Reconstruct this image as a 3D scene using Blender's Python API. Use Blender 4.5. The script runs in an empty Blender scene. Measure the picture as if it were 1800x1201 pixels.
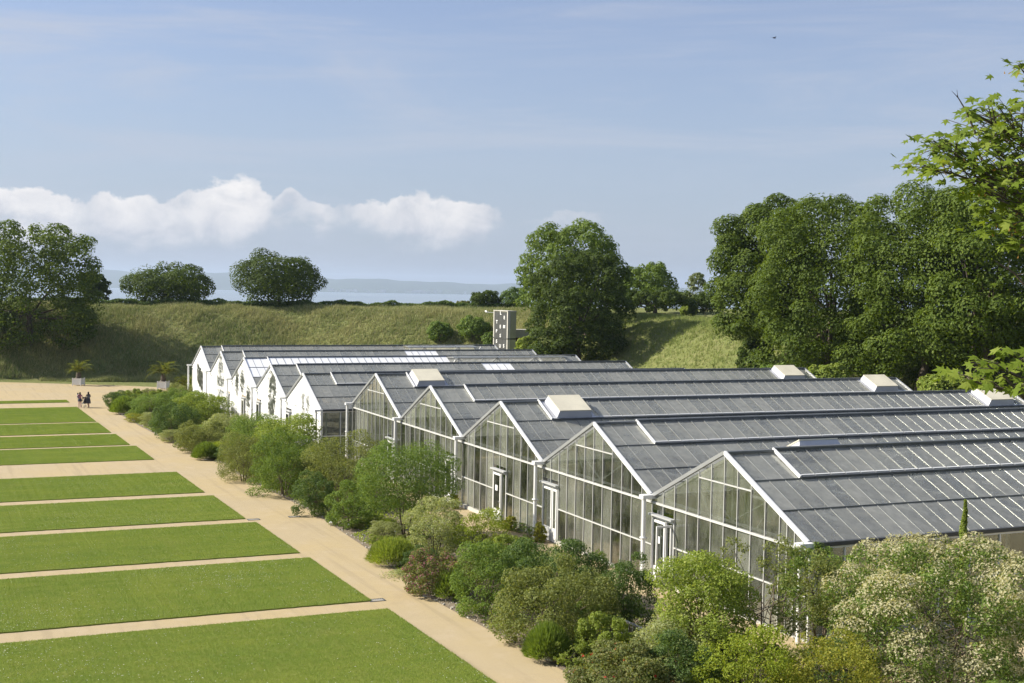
import bpy, math, random
import numpy as np
from mathutils import Matrix, Vector
R_ = math.radians
scene = bpy.context.scene
col = scene.collection

# ------------------------------------------------------------------ camera
CAM_H, FPX, PITCH, ROLL = 11.948, 2259.4, 0.04302, 0.01787
cd = bpy.data.cameras.new('camera'); cam = bpy.data.objects.new('camera', cd); col.objects.link(cam)
cd.sensor_width = 36; cd.lens = FPX / 1800 * 36; cd.clip_start = 0.1; cd.clip_end = 60000
cam.matrix_world = Matrix.Translation((0, 0, CAM_H)) @ Matrix.Rotation(math.pi/2 - PITCH, 4, 'X') @ Matrix.Rotation(ROLL, 4, 'Z')
scene.camera = cam

# ------------------------------------------------------------------ light
SUN_AZ, SUN_EL = R_(-86), R_(35)          # clockwise from +Y
SKY_STRENGTH, SUN_STRENGTH, EXPOSURE = 0.062, 4.2, 0.95
sd = bpy.data.lights.new('sun', 'SUN'); sun = bpy.data.objects.new('sun', sd); col.objects.link(sun)
sd.energy = SUN_STRENGTH; sd.angle = R_(0.53); sd.color = (1.0, 0.93, 0.80)
sv = Vector((math.sin(SUN_AZ)*math.cos(SUN_EL), math.cos(SUN_AZ)*math.cos(SUN_EL), math.sin(SUN_EL)))
sun.rotation_euler = (-sv).to_track_quat('-Z', 'Y').to_euler(); sun.location = (0, 0, 60)
vs = scene.view_settings
scene.display_settings.display_device = 'sRGB'
vs.view_transform = 'Standard'; vs.look = 'None'; vs.gamma = 1; vs.use_curve_mapping = False; vs.exposure = EXPOSURE

def ray(u, v):
    x, y = u - 900, v - 600.5
    cr, sr = math.cos(ROLL), math.sin(ROLL)
    xx, yy = cr*x + sr*y, -sr*x + cr*y
    c, s = math.cos(PITCH), math.sin(PITCH); up = -yy/FPX
    return np.array([xx/FPX, c + up*s, -s + up*c])
def at(u, v, Y):
    r = ray(u, v); return r*(Y/r[1]) + np.array([0, 0, CAM_H])
def azel(u, v):
    r = ray(u, v); return math.atan2(r[0], r[1]), math.atan2(r[2], math.hypot(r[0], r[1]))

# node helper
class NT:
    def __init__(s, nt): s.nt = nt; s.n = nt.nodes; s.l = nt.links
    def new(s, typ, ins=None, **kw):
        nd = s.n.new(typ)
        for k, v in kw.items(): setattr(nd, k, v)
        if ins:
            for k, v in ins.items():
                sk = nd.inputs[k]
                if isinstance(v, bpy.types.NodeSocket): s.l.new(v, sk)
                else: sk.default_value = v
        return nd
    def math(s, op, a, b=0.0, c=None, clamp=False):
        d = {0: a, 1: b}
        if c is not None: d[2] = c
        return s.new('ShaderNodeMath', d, operation=op, use_clamp=clamp).outputs[0]
    def vmath(s, op, a, b): return s.new('ShaderNodeVectorMath', {0: a, 1: b}, operation=op).outputs[0]
    def mix(s, f, a, b, blend='MIX'):
        nd = s.n.new('ShaderNodeMix'); nd.data_type = 'RGBA'; nd.blend_type = blend
        for k, v in ((0, f), (6, a), (7, b)):
            if isinstance(v, bpy.types.NodeSocket): s.l.new(v, nd.inputs[k])
            else: nd.inputs[k].default_value = v if k == 0 else (*v[:3], 1)
        return nd.outputs[2]
    def noise(s, vec, scale, detail=4, rough=.55, dist=0.0):
        d = {'Scale': scale, 'Detail': detail, 'Roughness': rough, 'Distortion': dist}
        if vec is not None: d['Vector'] = vec
        return s.new('ShaderNodeTexNoise', d).outputs[0]
    def ramp(s, f, stops, interp='LINEAR'):
        nd = s.new('ShaderNodeValToRGB', {0: f}); cr = nd.color_ramp; cr.interpolation = interp
        while len(cr.elements) > 1: cr.elements.remove(cr.elements[-1])
        cr.elements[0].position = stops[0][0]; cr.elements[0].color = (*stops[0][1], 1)
        for p, c in stops[1:]:
            e_ = cr.elements.new(p); e_.color = (*c, 1)
        return nd.outputs[0]
    def sstep(s, v, a, b):
        nd = s.new('ShaderNodeMapRange', {0: v, 1: a, 2: b, 3: 0.0, 4: 1.0}, interpolation_type='SMOOTHSTEP'); return nd.outputs[0]

# ------------------------------------------------------------------ world: sky with a low bank of cumulus and thin cirrus
w = bpy.data.worlds.new('World'); scene.world = w; w.use_nodes = True
w.node_tree.nodes.clear(); T = NT(w.node_tree)
sky = T.new('ShaderNodeTexSky', sky_type='NISHITA', sun_disc=False, sun_elevation=SUN_EL, sun_rotation=SUN_AZ,
            altitude=90.0, air_density=1.0, dust_density=1.6, ozone_density=1.6)
dirv = T.new('ShaderNodeTexCoord').outputs['Generated']
sep = T.new('ShaderNodeSeparateXYZ', {0: dirv})
az = T.math('ARCTAN2', sep.outputs[0], sep.outputs[1])
el = T.math('ARCSINE', sep.outputs[2])
A0, A1 = azel(-20, 370)[0], azel(1830, 370)[0]
azp = T.math('PINGPONG', T.math('SUBTRACT', az, A0), A1 - A0)
az01 = T.math('DIVIDE', azp, A1 - A0)
prof = [(-20,326,440,1),(60,322,440,1),(110,333,440,1),(150,352,435,.75),(182,333,440,1),(235,334,442,1),(300,350,438,.9),(335,334,432,.9),(385,324,432,1),
        (432,319,432,1),(466,330,405,1),(482,346,395,.7),(510,331,395,.95),(540,350,398,.7),(562,352,418,.9),(600,366,402,.6),(642,352,405,.9),(700,342,422,.95),
        (742,345,432,1),(772,353,437,.95),(802,347,435,1),(850,355,428,1),(872,372,405,.7),(895,396,402,.1),(938,382,398,.35),(985,367,412,.5),(1040,372,402,.45),(1078,388,394,.1),(1830,396,400,0)]
stops = []
for px, t_, b_, d_ in prof:
    a_, et = azel(px, t_); _, eb = azel(px, b_)
    stops.append(((a_ - A0)/(A1 - A0), (et/0.1, eb/0.1, d_)))
rp = T.new('ShaderNodeSeparateColor', {0: T.ramp(az01, stops, 'EASE')})
top_e = T.math('MULTIPLY', rp.outputs[0], 0.1); bot_e = T.math('MULTIPLY', rp.outputs[1], 0.1)
cvec = T.new('ShaderNodeCombineXYZ', {0: T.math('MULTIPLY', az, 1.0), 1: T.math('MULTIPLY', el, 1.25), 2: 0.37}).outputs[0]
n1 = T.math('SUBTRACT', T.noise(cvec, 24, 9, .58, .35), .5)
n2 = T.math('SUBTRACT', T.noise(cvec, 60, 6, .6, .2), .5)
npert = T.math('ADD', T.math('MULTIPLY', n1, .034), T.math('MULTIPLY', n2, .016))
elp = T.math('ADD', el, npert)
up_m = T.sstep(T.math('SUBTRACT', top_e, elp), -.0004, .0034)
dn_m = T.sstep(T.math('SUBTRACT', elp, bot_e), -.006, .013)
body = T.math('MULTIPLY', T.math('MULTIPLY', up_m, dn_m), rp.outputs[2])
holes = T.sstep(T.math('ADD', n1, T.math('MULTIPLY', n2, .5)), -.30, -.04)
cum = T.math('MULTIPLY', body, T.math('ADD', .45, T.math('MULTIPLY', holes, .55)), clamp=True)
# relief of the cumulus: noise sampled a little towards the sun minus noise here
cv2 = T.vmath('ADD', cvec, (-.012, .010, 0))
n1b = T.math('SUBTRACT', T.noise(cv2, 24, 9, .58, .35), .5)
rel = T.math('MULTIPLY_ADD', T.math('SUBTRACT', n1, n1b), 3.4, .58, clamp=True)
hgt = T.sstep(T.math('SUBTRACT', elp, bot_e), .0, .05)
lum = T.math('MULTIPLY_ADD', rel, .55, T.math('MULTIPLY', hgt, .45), clamp=True)
ccol = T.mix(lum, (4.9, 5.1, 5.7), (8.6, 8.3, 8.1))
# cirrus / haze veil
sv_ = T.vmath('MULTIPLY', dirv, (1.0, 1.0, 7.0))
ci = T.noise(sv_, 2.2, 9, .62, .9)
ci2 = T.noise(T.vmath('MULTIPLY', dirv, (1.6, 1.6, 22.0)), 1.7, 8, .65, .4)
cirr = T.math('ADD', T.math('MULTIPLY', T.sstep(ci, .44, .72), .42), T.math('MULTIPLY', T.sstep(ci2, .50, .74), .30))
base = T.mix(T.math('MULTIPLY_ADD', cirr, 1.05, .24, clamp=True), T.mix(1.0, sky.outputs[0], (.92, 1.0, 1.22), 'MULTIPLY'), (4.9, 5.15, 5.9))
hz = T.math('MULTIPLY', T.sstep(el, .26, -.02), .62)
base = T.mix(hz, base, (4.1, 4.75, 5.9))
fin = T.mix(T.math('MULTIPLY', cum, .92), base, ccol)
bg = T.new('ShaderNodeBackground', {0: fin, 1: SKY_STRENGTH})
T.l.new(bg.outputs[0], T.new('ShaderNodeOutputWorld').inputs[0])

cy = scene.cycles
cy.use_denoising = True; cy.max_bounces = 6; cy.diffuse_bounces = 2; cy.glossy_bounces = 2; cy.transmission_bounces = 4
cy.transparent_max_bounces = 14; cy.volume_bounces = 0; cy.caustics_reflective = False; cy.caustics_refractive = False
cy.sample_clamp_indirect = 6; cy.use_adaptive_sampling = True; cy.adaptive_threshold = 0.015

# ------------------------------------------------------------------ site axes and ground plane
TH = -0.42025
EX, NX = np.array([math.sin(TH), math.cos(TH)]), np.array([math.cos(TH), -math.sin(TH)])   # e: along the facades, n: along the ridges
P0 = np.array([9.966, 41.986])
GC, GB = 0.35, -0.018
def xy(s, t): return P0 + NX*s + EX*t
def st(x, y):
    d = np.array([x, y]) - P0; return d@NX, d@EX
def G(x, y): return GC + GB*((x - P0[0])*EX[0] + (y - P0[1])*EX[1])
ROTZ = -TH
# frame lying in the ground plane: x = n, y = e (dropping with the slope)
_yv = Vector((EX[0], EX[1], GB)).normalized(); _xv = Vector((NX[0], NX[1], 0)); _zv = _xv.cross(_yv)
def ground_frame(s, t, dz=0.0):
    p = xy(s, t)
    m = Matrix.Identity(4)
    for i in range(3): m[i][0], m[i][1], m[i][2] = _xv[i], _yv[i], _zv[i]
    m[0][3], m[1][3], m[2][3] = p[0], p[1], G(*p) + dz
    return m
FOOT = [(-140, 18), (-140, 160), (-90, 171), (-62, 184), (-35, 186), (-6, 172), (1.5, 157), (20, 122), (33, 101), (58, 58), (75, 24), (30, 19), (-30, 19)]
FP = np.array(FOOT, float)
def outside_dist(X, Y):
    X = np.asarray(X, float); Y = np.asarray(Y, float)
    best = np.full(X.shape, 1e9); ins = np.zeros(X.shape, bool)
    m = len(FP)
    for i in range(m):
        a, b = FP[i], FP[(i+1) % m]; d = b - a
        u = np.clip(((X-a[0])*d[0] + (Y-a[1])*d[1])/(d@d), 0, 1)
        best = np.minimum(best, np.hypot(X-a[0]-u*d[0], Y-a[1]-u*d[1]))
        with np.errstate(divide='ignore', invalid='ignore'):
            c = ((a[1] > Y) != (b[1] > Y)) & (X < (b[0]-a[0])*(Y-a[1])/(b[1]-a[1]+1e-12) + a[0])
        ins ^= c
    return np.where(ins, -best, best)
def wob(X, Y, k=1.0):
    return (np.sin(X*.31*k + 1.3) * np.cos(Y*.27*k - .4) + .6*np.sin(X*.73*k + Y*.51*k) + .4*np.sin(X*1.37*k - Y*1.11*k + 2))/2
def terrain(X, Y):
    X = np.asarray(X, float); Y = np.asarray(Y, float)
    d = outside_dist(X, Y)
    g = np.maximum(G(X, Y), -3.2)
    u = np.clip(d/15.5, 0, 1)
    S = u*u*(3 - 2*u)*.45 + u*(2 - u)*.55
    far_top = np.where(Y > 100, 8.15 + np.clip(X, -60, 30)*.008, 9.2)
    h = g + (far_top - g)*S + np.where(d > 0, wob(X, Y)*.28*np.clip(d/5, 0, 1), 0)
    drop = np.clip((Y - 235)/160, 0, 1); drop = drop*drop*(3 - 2*drop)
    h = h*(1 - drop) + (-112)*drop
    return h

# ------------------------------------------------------------------ mesh helpers
def mesh_np(name, V, F, mats=(), smooth=False, midx=None):
    """V (n,3); F list of (m,k) arrays"""
    me = bpy.data.meshes.new(name)
    if not isinstance(F, list): F = [F]
    F = [np.asarray(f, np.int32) for f in F if len(f)]
    V = np.asarray(V, np.float32)
    me.vertices.add(len(V)); me.vertices.foreach_set('co', V.ravel())
    tot = sum(f.size for f in F); me.loops.add(tot)
    me.loops.foreach_set('vertex_index', np.concatenate([f.ravel() for f in F]))
    starts = []; o = 0
    for f in F:
        starts.append(o + np.arange(len(f))*f.shape[1]); o += f.size
    starts = np.concatenate(starts).astype(np.int32)
    me.polygons.add(len(starts)); me.polygons.foreach_set('loop_start', starts)
    if midx is not None: me.polygons.foreach_set('material_index', np.asarray(midx, np.int32))
    me.polygons.foreach_set('use_smooth', np.full(len(starts), bool(smooth)))
    me.update(calc_edges=True); me.validate()
    for m in (mats if isinstance(mats, (list, tuple)) else [mats]): me.materials.append(m)
    return me
def link(name, data, parent=None, loc=None, rot=None, scale=None, mw=None):
    o = bpy.data.objects.new(name, data); col.objects.link(o)
    if parent is not None: o.parent = parent
    if mw is not None: o.matrix_world = mw
    if loc is not None: o.location = loc
    if rot is not None: o.rotation_euler = rot
    if scale is not None: o.scale = scale if hasattr(scale, '__len__') else (scale,)*3
    return o
def tag(o, label=None, cat=None, group=None, kind=None):
    if label: o['label'] = label
    if cat: o['category'] = cat
    if group: o['group'] = group
    if kind: o['kind'] = kind
    return o
BOXF = np.array([[0,3,2,1],[4,5,6,7],[0,1,5,4],[1,2,6,5],[2,3,7,6],[3,0,4,7]])
class MB:
    def __init__(s): s.v = []; s.f = {3: [], 4: []}; s.n = 0; s.m = {3: [], 4: []}; s.cm = 0
    def add(s, V, F):
        V = np.asarray(V, float); F = np.asarray(F)
        s.v.append(V); s.f[F.shape[1]].append(F + s.n); s.m[F.shape[1]].append(np.full(len(F), s.cm)); s.n += len(V); return s
    def box(s, x0, x1, y0, y1, z0, z1):
        return s.add([(x0,y0,z0),(x1,y0,z0),(x1,y1,z0),(x0,y1,z0),(x0,y0,z1),(x1,y0,z1),(x1,y1,z1),(x0,y1,z1)], BOXF)
    def prism(s, poly, axis, a, b):
        """convex polygon extruded along axis (0,1,2) from a to b; poly are the other two coords"""
        k = len(poly); P = []
        for c in (a, b):
            for p in poly:
                q = list(p); q.insert(axis, c); P.append(q)
        for i in range(k):
            j = (i+1) % k; s.add([P[i], P[j], P[k+j], P[k+i]], [[0,1,2,3]])
        c0 = np.mean(P[:k], 0); c1 = np.mean(P[k:], 0)
        s.add(list(P[:k]) + [c0], [[(i+1) % k, i, k] for i in range(k)])
        s.add(list(P[k:]) + [c1], [[i, (i+1) % k, k] for i in range(k)])
        return s
    def bar(s, p, q, w_, h_=None, up=(0,0,1)):
        p = np.array(p, float); q = np.array(q, float); d = q - p; L = np.linalg.norm(d); d = d/L
        h_ = h_ or w_
        u = np.array(up, float); r = np.cross(d, u)
        if np.linalg.norm(r) < 1e-4: r = np.cross(d, (1, 0, 0))
        r /= np.linalg.norm(r); u = np.cross(r, d)
        a, b = r*w_/2, u*h_/2
        return s.add([p-a-b, p+a-b, p+a+b, p-a+b, q-a-b, q+a-b, q+a+b, q-a+b], BOXF)
    def tube(s, pts, rad, k=7, cap=True):
        pts = np.asarray(pts, float); m = len(pts); rad = np.broadcast_to(np.asarray(rad, float), (m,))
        tg = np.gradient(pts, axis=0); tg /= np.linalg.norm(tg, axis=1)[:, None] + 1e-9
        ref = np.array([.31, .17, .93]) if abs(tg[:, 2]).mean() < .8 else np.array([.95, .2, .1])
        V = []
        for i in range(m):
            a = np.cross(tg[i], ref); a /= np.linalg.norm(a) + 1e-9; b = np.cross(tg[i], a)
            an = np.arange(k)*2*math.pi/k
            V.append(pts[i] + rad[i]*(np.cos(an)[:, None]*a + np.sin(an)[:, None]*b))
        V = np.concatenate(V); F = []
        for i in range(m-1):
            for j in range(k): F.append((i*k+j, i*k+(j+1) % k, (i+1)*k+(j+1) % k, (i+1)*k+j))
        s.add(V, F)
        if cap:
            s.add(np.vstack([V[-k:], pts[-1]]), [[j, (j+1) % k, k] for j in range(k)])
            s.add(np.vstack([V[:k], pts[0]]), [[(j+1) % k, j, k] for j in range(k)])
        return s
    def mesh(s, name, mats=(), smooth=False):
        F = []; M = []
        for k in (3, 4):
            if s.f[k]: F.append(np.concatenate(s.f[k])); M.append(np.concatenate(s.m[k]))
        return mesh_np(name, np.concatenate(s.v), F, mats, smooth, np.concatenate(M))
    def build(s, name, mats, parent=None, smooth=False, **kw): return link(name, s.mesh(name, mats, smooth), parent, **kw)

# ------------------------------------------------------------------ materials
def newmat(name):
    m = bpy.data.materials.new(name); m.use_nodes = True; m.node_tree.nodes.clear(); return m, NT(m.node_tree)
def out(N, sh): N.l.new(sh, N.new('ShaderNodeOutputMaterial').inputs[0])
def objco(N): return N.new('ShaderNodeTexCoord').outputs['Object']
def pos(N): return N.new('ShaderNodeNewGeometry').outputs['Position']
def plain(name, c, rough=.5, metal=0.0, var=.12, scale=3.0, bump=0.0, bscale=40.0, spec=.5):
    m, N = newmat(name); p = pos(N)
    nz = N.noise(p, scale, 5)
    cc = N.mix(nz, tuple(x*(1-var*1.6) for x in c), tuple(min(1, x*(1+var*1.3)) for x in c))
    b = N.new('ShaderNodeBsdfPrincipled', {'Base Color': cc, 'Roughness': rough, 'Metallic': metal, 'Specular IOR Level': spec})
    if bump:
        bn = N.new('ShaderNodeBump', {'Height': N.noise(p, bscale, 4), 'Strength': bump, 'Distance': .02}); N.l.new(bn.outputs[0], b.inputs['Normal'])
    out(N, b.outputs[0]); return m
LEAF_GAIN = (1.68, 1.76, 1.36)
def leafmat(name, c1, c2, c3=None, trans=.42, rough=.5, objvar=.25):
    m, N = newmat(name)
    rnd = N.new('ShaderNodeNewGeometry').outputs['Random Per Island']
    if not name.startswith('petal'): g_ = 1.22 if any(q in name for q in ('olive', 'green', 'dark', 'lime', 'pale', 'dusky', 'needle')) and 'broad' not in name else 1.0; c1, c2, c3 = [tuple(x*k*g_ for x, k in zip(c, LEAF_GAIN)) if c else None for c in (c1, c2, c3)]
    st_ = [(0, c1), (.8, c2), (1, c3 or c2)]
    cc = N.ramp(rnd, st_)
    o = N.new('ShaderNodeObjectInfo').outputs['Random']
    big = N.noise(pos(N), .55, 3)
    k = N.math('ADD', N.math('MULTIPLY', big, .55), N.math('MULTIPLY', o, objvar))
    cc = N.mix(N.math('MULTIPLY', k, 1.0, clamp=True), N.mix(.75, (0, 0, 0), cc), N.mix(1.0, (1.22, 1.18, 1.05), cc, 'MULTIPLY'))
    b = N.new('ShaderNodeBsdfPrincipled', {'Base Color': cc, 'Roughness': rough + .1, 'Specular IOR Level': .2})
    tcol = N.mix(1.0, cc, (1.25, 1.2, .55), 'MULTIPLY')
    tr = N.new('ShaderNodeBsdfTranslucent', {0: tcol})
    out(N, N.new('ShaderNodeMixShader', {0: trans, 1: b.outputs[0], 2: tr.outputs[0]}).outputs[0]); return m

M = {}
M['bark'] = plain('bark', (.10, .08, .06), .9, var=.3, scale=4, bump=.6, bscale=12)
M['stem'] = plain('stem', (.14, .11, .075), .85, var=.25, scale=6)
M['white_metal'] = plain('white_metal', (.80, .80, .78), .38, var=.05, scale=1.2)
M['alu'] = plain('aluminium', (.62, .63, .63), .42, .35, var=.1, scale=2)
M['gframe'] = plain('gable_frame', (.56, .56, .53), .45, var=.12, scale=1.2)
M['bar'] = plain('glazing_bar', (.24, .25, .25), .75, .0, var=.2, scale=1.5)
M['zinc'] = plain('zinc', (.40, .41, .41), .45, .5, var=.12, scale=2)
M['dark_metal'] = plain('dark_metal', (.055, .06, .065), .5, .2, var=.2, scale=3)
M['ridge_metal'] = plain('ridge_metal', (.13, .14, .145), .5, .3, var=.2, scale=3)
M['concrete'] = plain('concrete', (.50, .48, .43), .85, var=.16, scale=1.6, bump=.2)
M['whitewash'] = None
def whitewash():
    m, N = newmat('whitewash'); p = objco(N); q = pos(N)
    n_ = N.noise(N.vmath('MULTIPLY', q, (1, 1, .35)), 2.6, 6, .65)
    cc = N.mix(N.sstep(n_, .35, .75), (.86, .86, .84), (.74, .75, .73))
    b = N.new('ShaderNodeBsdfPrincipled', {'Base Color': cc, 'Roughness': .45, 'Specular IOR Level': .35})
    out(N, b.outputs[0]); return m
M['whitewash'] = whitewash()
def glass(name, dirt, tint, amount, rough, fr=.9, streak=(1, 1, .25), tl=.35, amp=.75):
    """dusty horticultural glass: clear pane + film of dirt, sky reflected by Fresnel"""
    m, N = newmat(name); q = pos(N)
    ob = N.new('ShaderNodeObjectInfo').outputs['Random']
    nz = N.noise(N.vmath('MULTIPLY', q, streak), 2.2, 6, .62)
    fine = N.noise(q, 9, 3)
    d = N.math('ADD', N.math('MULTIPLY', N.math('SUBTRACT', nz, .5), amp), N.math('MULTIPLY', N.math('SUBTRACT', ob, .5), .30))
    fac = N.math('ADD', amount, d, clamp=True)
    dc = N.mix(N.math('ADD', N.math('MULTIPLY', nz, .6), N.math('MULTIPLY', ob, .4), clamp=True), tuple(x*.72 for x in dirt), tuple(min(1, x*1.2) for x in dirt))
    film = N.new('ShaderNodeMixShader', {0: tl, 1: N.new('ShaderNodeBsdfDiffuse', {0: dc}).outputs[0], 2: N.new('ShaderNodeBsdfTranslucent', {0: dc}).outputs[0]}).outputs[0]
    clear = N.new('ShaderNodeBsdfTransparent', {0: (*tint, 1)}).outputs[0]
    body_ = N.new('ShaderNodeMixShader', {0: fac, 1: clear, 2: film}).outputs[0]
    bn = N.new('ShaderNodeBump', {'Height': N.noise(q, .9, 2), 'Strength': .06, 'Distance': .05}).outputs[0]
    gl = N.new('ShaderNodeBsdfGlossy', {0: (.93, .93, .89, 1), 'Roughness': N.math('MULTIPLY_ADD', fine, .12, rough), 'Normal': bn}).outputs[0]
    f_ = N.math('MULTIPLY', N.new('ShaderNodeFresnel', {'IOR': 1.52}).outputs[0], fr, clamp=True)
    out(N, N.new('ShaderNodeMixShader', {0: f_, 1: body_, 2: gl}).outputs[0]); return m
M['roof_glass'] = glass('roof_glass', (.58, .58, .53), (.95, .97, .96), .48, .10, .62, tl=.5)
M['gable_glass'] = glass('gable_glass', (.64, .66, .56), (.97, .98, .955), .15, .04, .7, streak=(1, 1, .5), amp=.42)
M['wall_glass'] = glass('wall_glass', (.30, .31, .27), (.88, .91, .87), .13, .05, .55)
M['white_pane'] = plain('whitewashed_glass', (.86, .87, .88), .35, var=.12, scale=2)
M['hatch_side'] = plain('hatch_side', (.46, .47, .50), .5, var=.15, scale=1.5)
M['hatch_top'] = plain('hatch_cover', (.70, .65, .50), .5, var=.18, scale=1.1)
M['paper'] = plain('paper', (.85, .85, .83), .6, var=.02)
M['mural'] = plain('mural_paint', (.085, .095, .07), .6, var=.45, scale=5)
M['tower_dark'] = plain('tower_cladding', (.050, .052, .048), .75, var=.2, scale=1)
M['tower_conc'] = plain('tower_concrete', (.33, .33, .23), .85, var=.18, scale=.8)
M['letter'] = plain('letter_white', (.85, .85, .83), .5, var=.02)
M['brick'] = plain('brick', (.17, .085, .06), .9, var=.3, scale=4)
M['soil'] = plain('soil', (.20, .16, .11), .95, var=.35, scale=2.5, bump=.8, bscale=9)

def gravel_mat():
    m, N = newmat('sandy_gravel'); p = pos(N)
    big = N.noise(p, .16, 5, .6); mid = N.noise(p, 1.3, 5, .6); fine = N.noise(p, 17, 3, .7); grit = N.noise(p, 70, 2, .7)
    cc = N.mix(N.sstep(big, .35, .68), (.425, .335, .185), (.405, .328, .205))
    cc = N.mix(N.math('MULTIPLY', N.sstep(mid, .45, .75), .5), cc, (.46, .375, .26))
    cc = N.mix(N.math('MULTIPLY', N.sstep(fine, .52, .80), .55), cc, (.29, .22, .14))
    cc = N.mix(N.math('MULTIPLY', N.sstep(grit, .55, .8), .45), cc, (.56, .49, .38))
    rot = N.new('ShaderNodeMapping', {0: p, 'Rotation': (0, 0, -ROTZ)}).outputs[0]
    trk = N.noise(N.vmath('MULTIPLY', rot, (2.6, .07, 1)), 1.0, 4, .6)
    cc = N.mix(N.math('MULTIPLY', N.sstep(trk, .50, .70), .55), cc, (.33, .265, .165))
    damp = N.noise(p, .45, 6, .65, .8)
    cc = N.mix(N.math('MULTIPLY', N.sstep(damp, .56, .74), .42), cc, (.34, .27, .17))
    b = N.new('ShaderNodeBsdfPrincipled', {'Base Color': cc, 'Roughness': .95, 'Specular IOR Level': .2})
    h = N.math('ADD', N.math('MULTIPLY', fine, .6), N.math('MULTIPLY', grit, .4))
    bn = N.new('ShaderNodeBump', {'Height': h, 'Strength': .5, 'Distance': .03}); N.l.new(bn.outputs[0], b.inputs['Normal'])
    out(N, b.outputs[0]); return m
M['gravel'] = gravel_mat()
def grass_ground(name, a, b_, c_, sc):
    m, N = newmat(name); p = pos(N)
    n1_ = N.noise(p, sc*.12, 5, .6); n2_ = N.noise(p, sc, 5, .65); n3 = N.noise(p, sc*9, 3, .7)
    cc = N.mix(N.sstep(n1_, .32, .70), a, b_)
    cc = N.mix(N.math('MULTIPLY', N.sstep(n2_, .42, .72), .7), cc, c_)
    cc = N.mix(N.math('MULTIPLY', n3, .5), cc, tuple(x*.45 for x in a))
    b = N.new('ShaderNodeBsdfPrincipled', {'Base Color': cc, 'Roughness': .9, 'Specular IOR Level': .15})
    bn = N.new('ShaderNodeBump', {'Height': N.math('ADD', n2_, n3), 'Strength': .9, 'Distance': .12}); N.l.new(bn.outputs[0], b.inputs['Normal'])
    out(N, b.outputs[0]); return m
M['bank'] = grass_ground('bank_turf', (.17, .20, .060), (.22, .235, .080), (.28, .26, .12), 1.1)
M['lawn'] = grass_ground('lawn_turf', (.18, .25, .038), (.235, .285, .048), (.28, .30, .07), 2.2)
def blade_mat(name, c1, c2, c3, sc=.35, tr=.3, mow=False):
    m, N = newmat(name); p = pos(N)
    rnd = N.new('ShaderNodeNewGeometry').outputs['Random Per Island']
    nz = N.noise(p, sc, 5, .62)
    cc = N.mix(N.sstep(nz, .30, .70), c1, c2)
    cc = N.mix(N.math('MULTIPLY', N.sstep(rnd, .45, 1.0), .8), cc, c3)
    if mow:
        q = N.new('ShaderNodeMapping', {0: p, 'Rotation': (0, 0, -ROTZ)}).outputs[0]
        wv = N.noise(N.vmath('MULTIPLY', q, (.06, 1.15, 1)), 1.0, 3, .5)
        cc = N.mix(N.math('MULTIPLY', N.sstep(wv, .42, .60), .30), cc, (.17, .27, .035))
        dry = N.noise(p, .23, 6, .7, .6)
        cc = N.mix(N.math('MULTIPLY', N.sstep(dry, .56, .76), .55), cc, (.40, .38, .13))
    b = N.new('ShaderNodeBsdfPrincipled', {'Base Color': cc, 'Roughness': .6, 'Specular IOR Level': .25})
    t_ = N.new('ShaderNodeBsdfTranslucent', {0: cc})
    out(N, N.new('ShaderNodeMixShader', {0: tr, 1: b.outputs[0], 2: t_.outputs[0]}).outputs[0]); return m
M['lawn_blade'] = blade_mat('lawn_blade', (.20, .30, .030), (.305, .38, .045), (.37, .40, .08), .55, mow=True)
M['daisy'] = plain('daisy', (.75, .75, .70), .7, var=.05)
M['wild_grass'] = blade_mat('wild_grass', (.165, .225, .055), (.34, .345, .13), (.48, .42, .23), .13)
M['green_grass'] = blade_mat('green_grass', (.20, .27, .055), (.25, .30, .075), (.34, .33, .13), .22)

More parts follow.
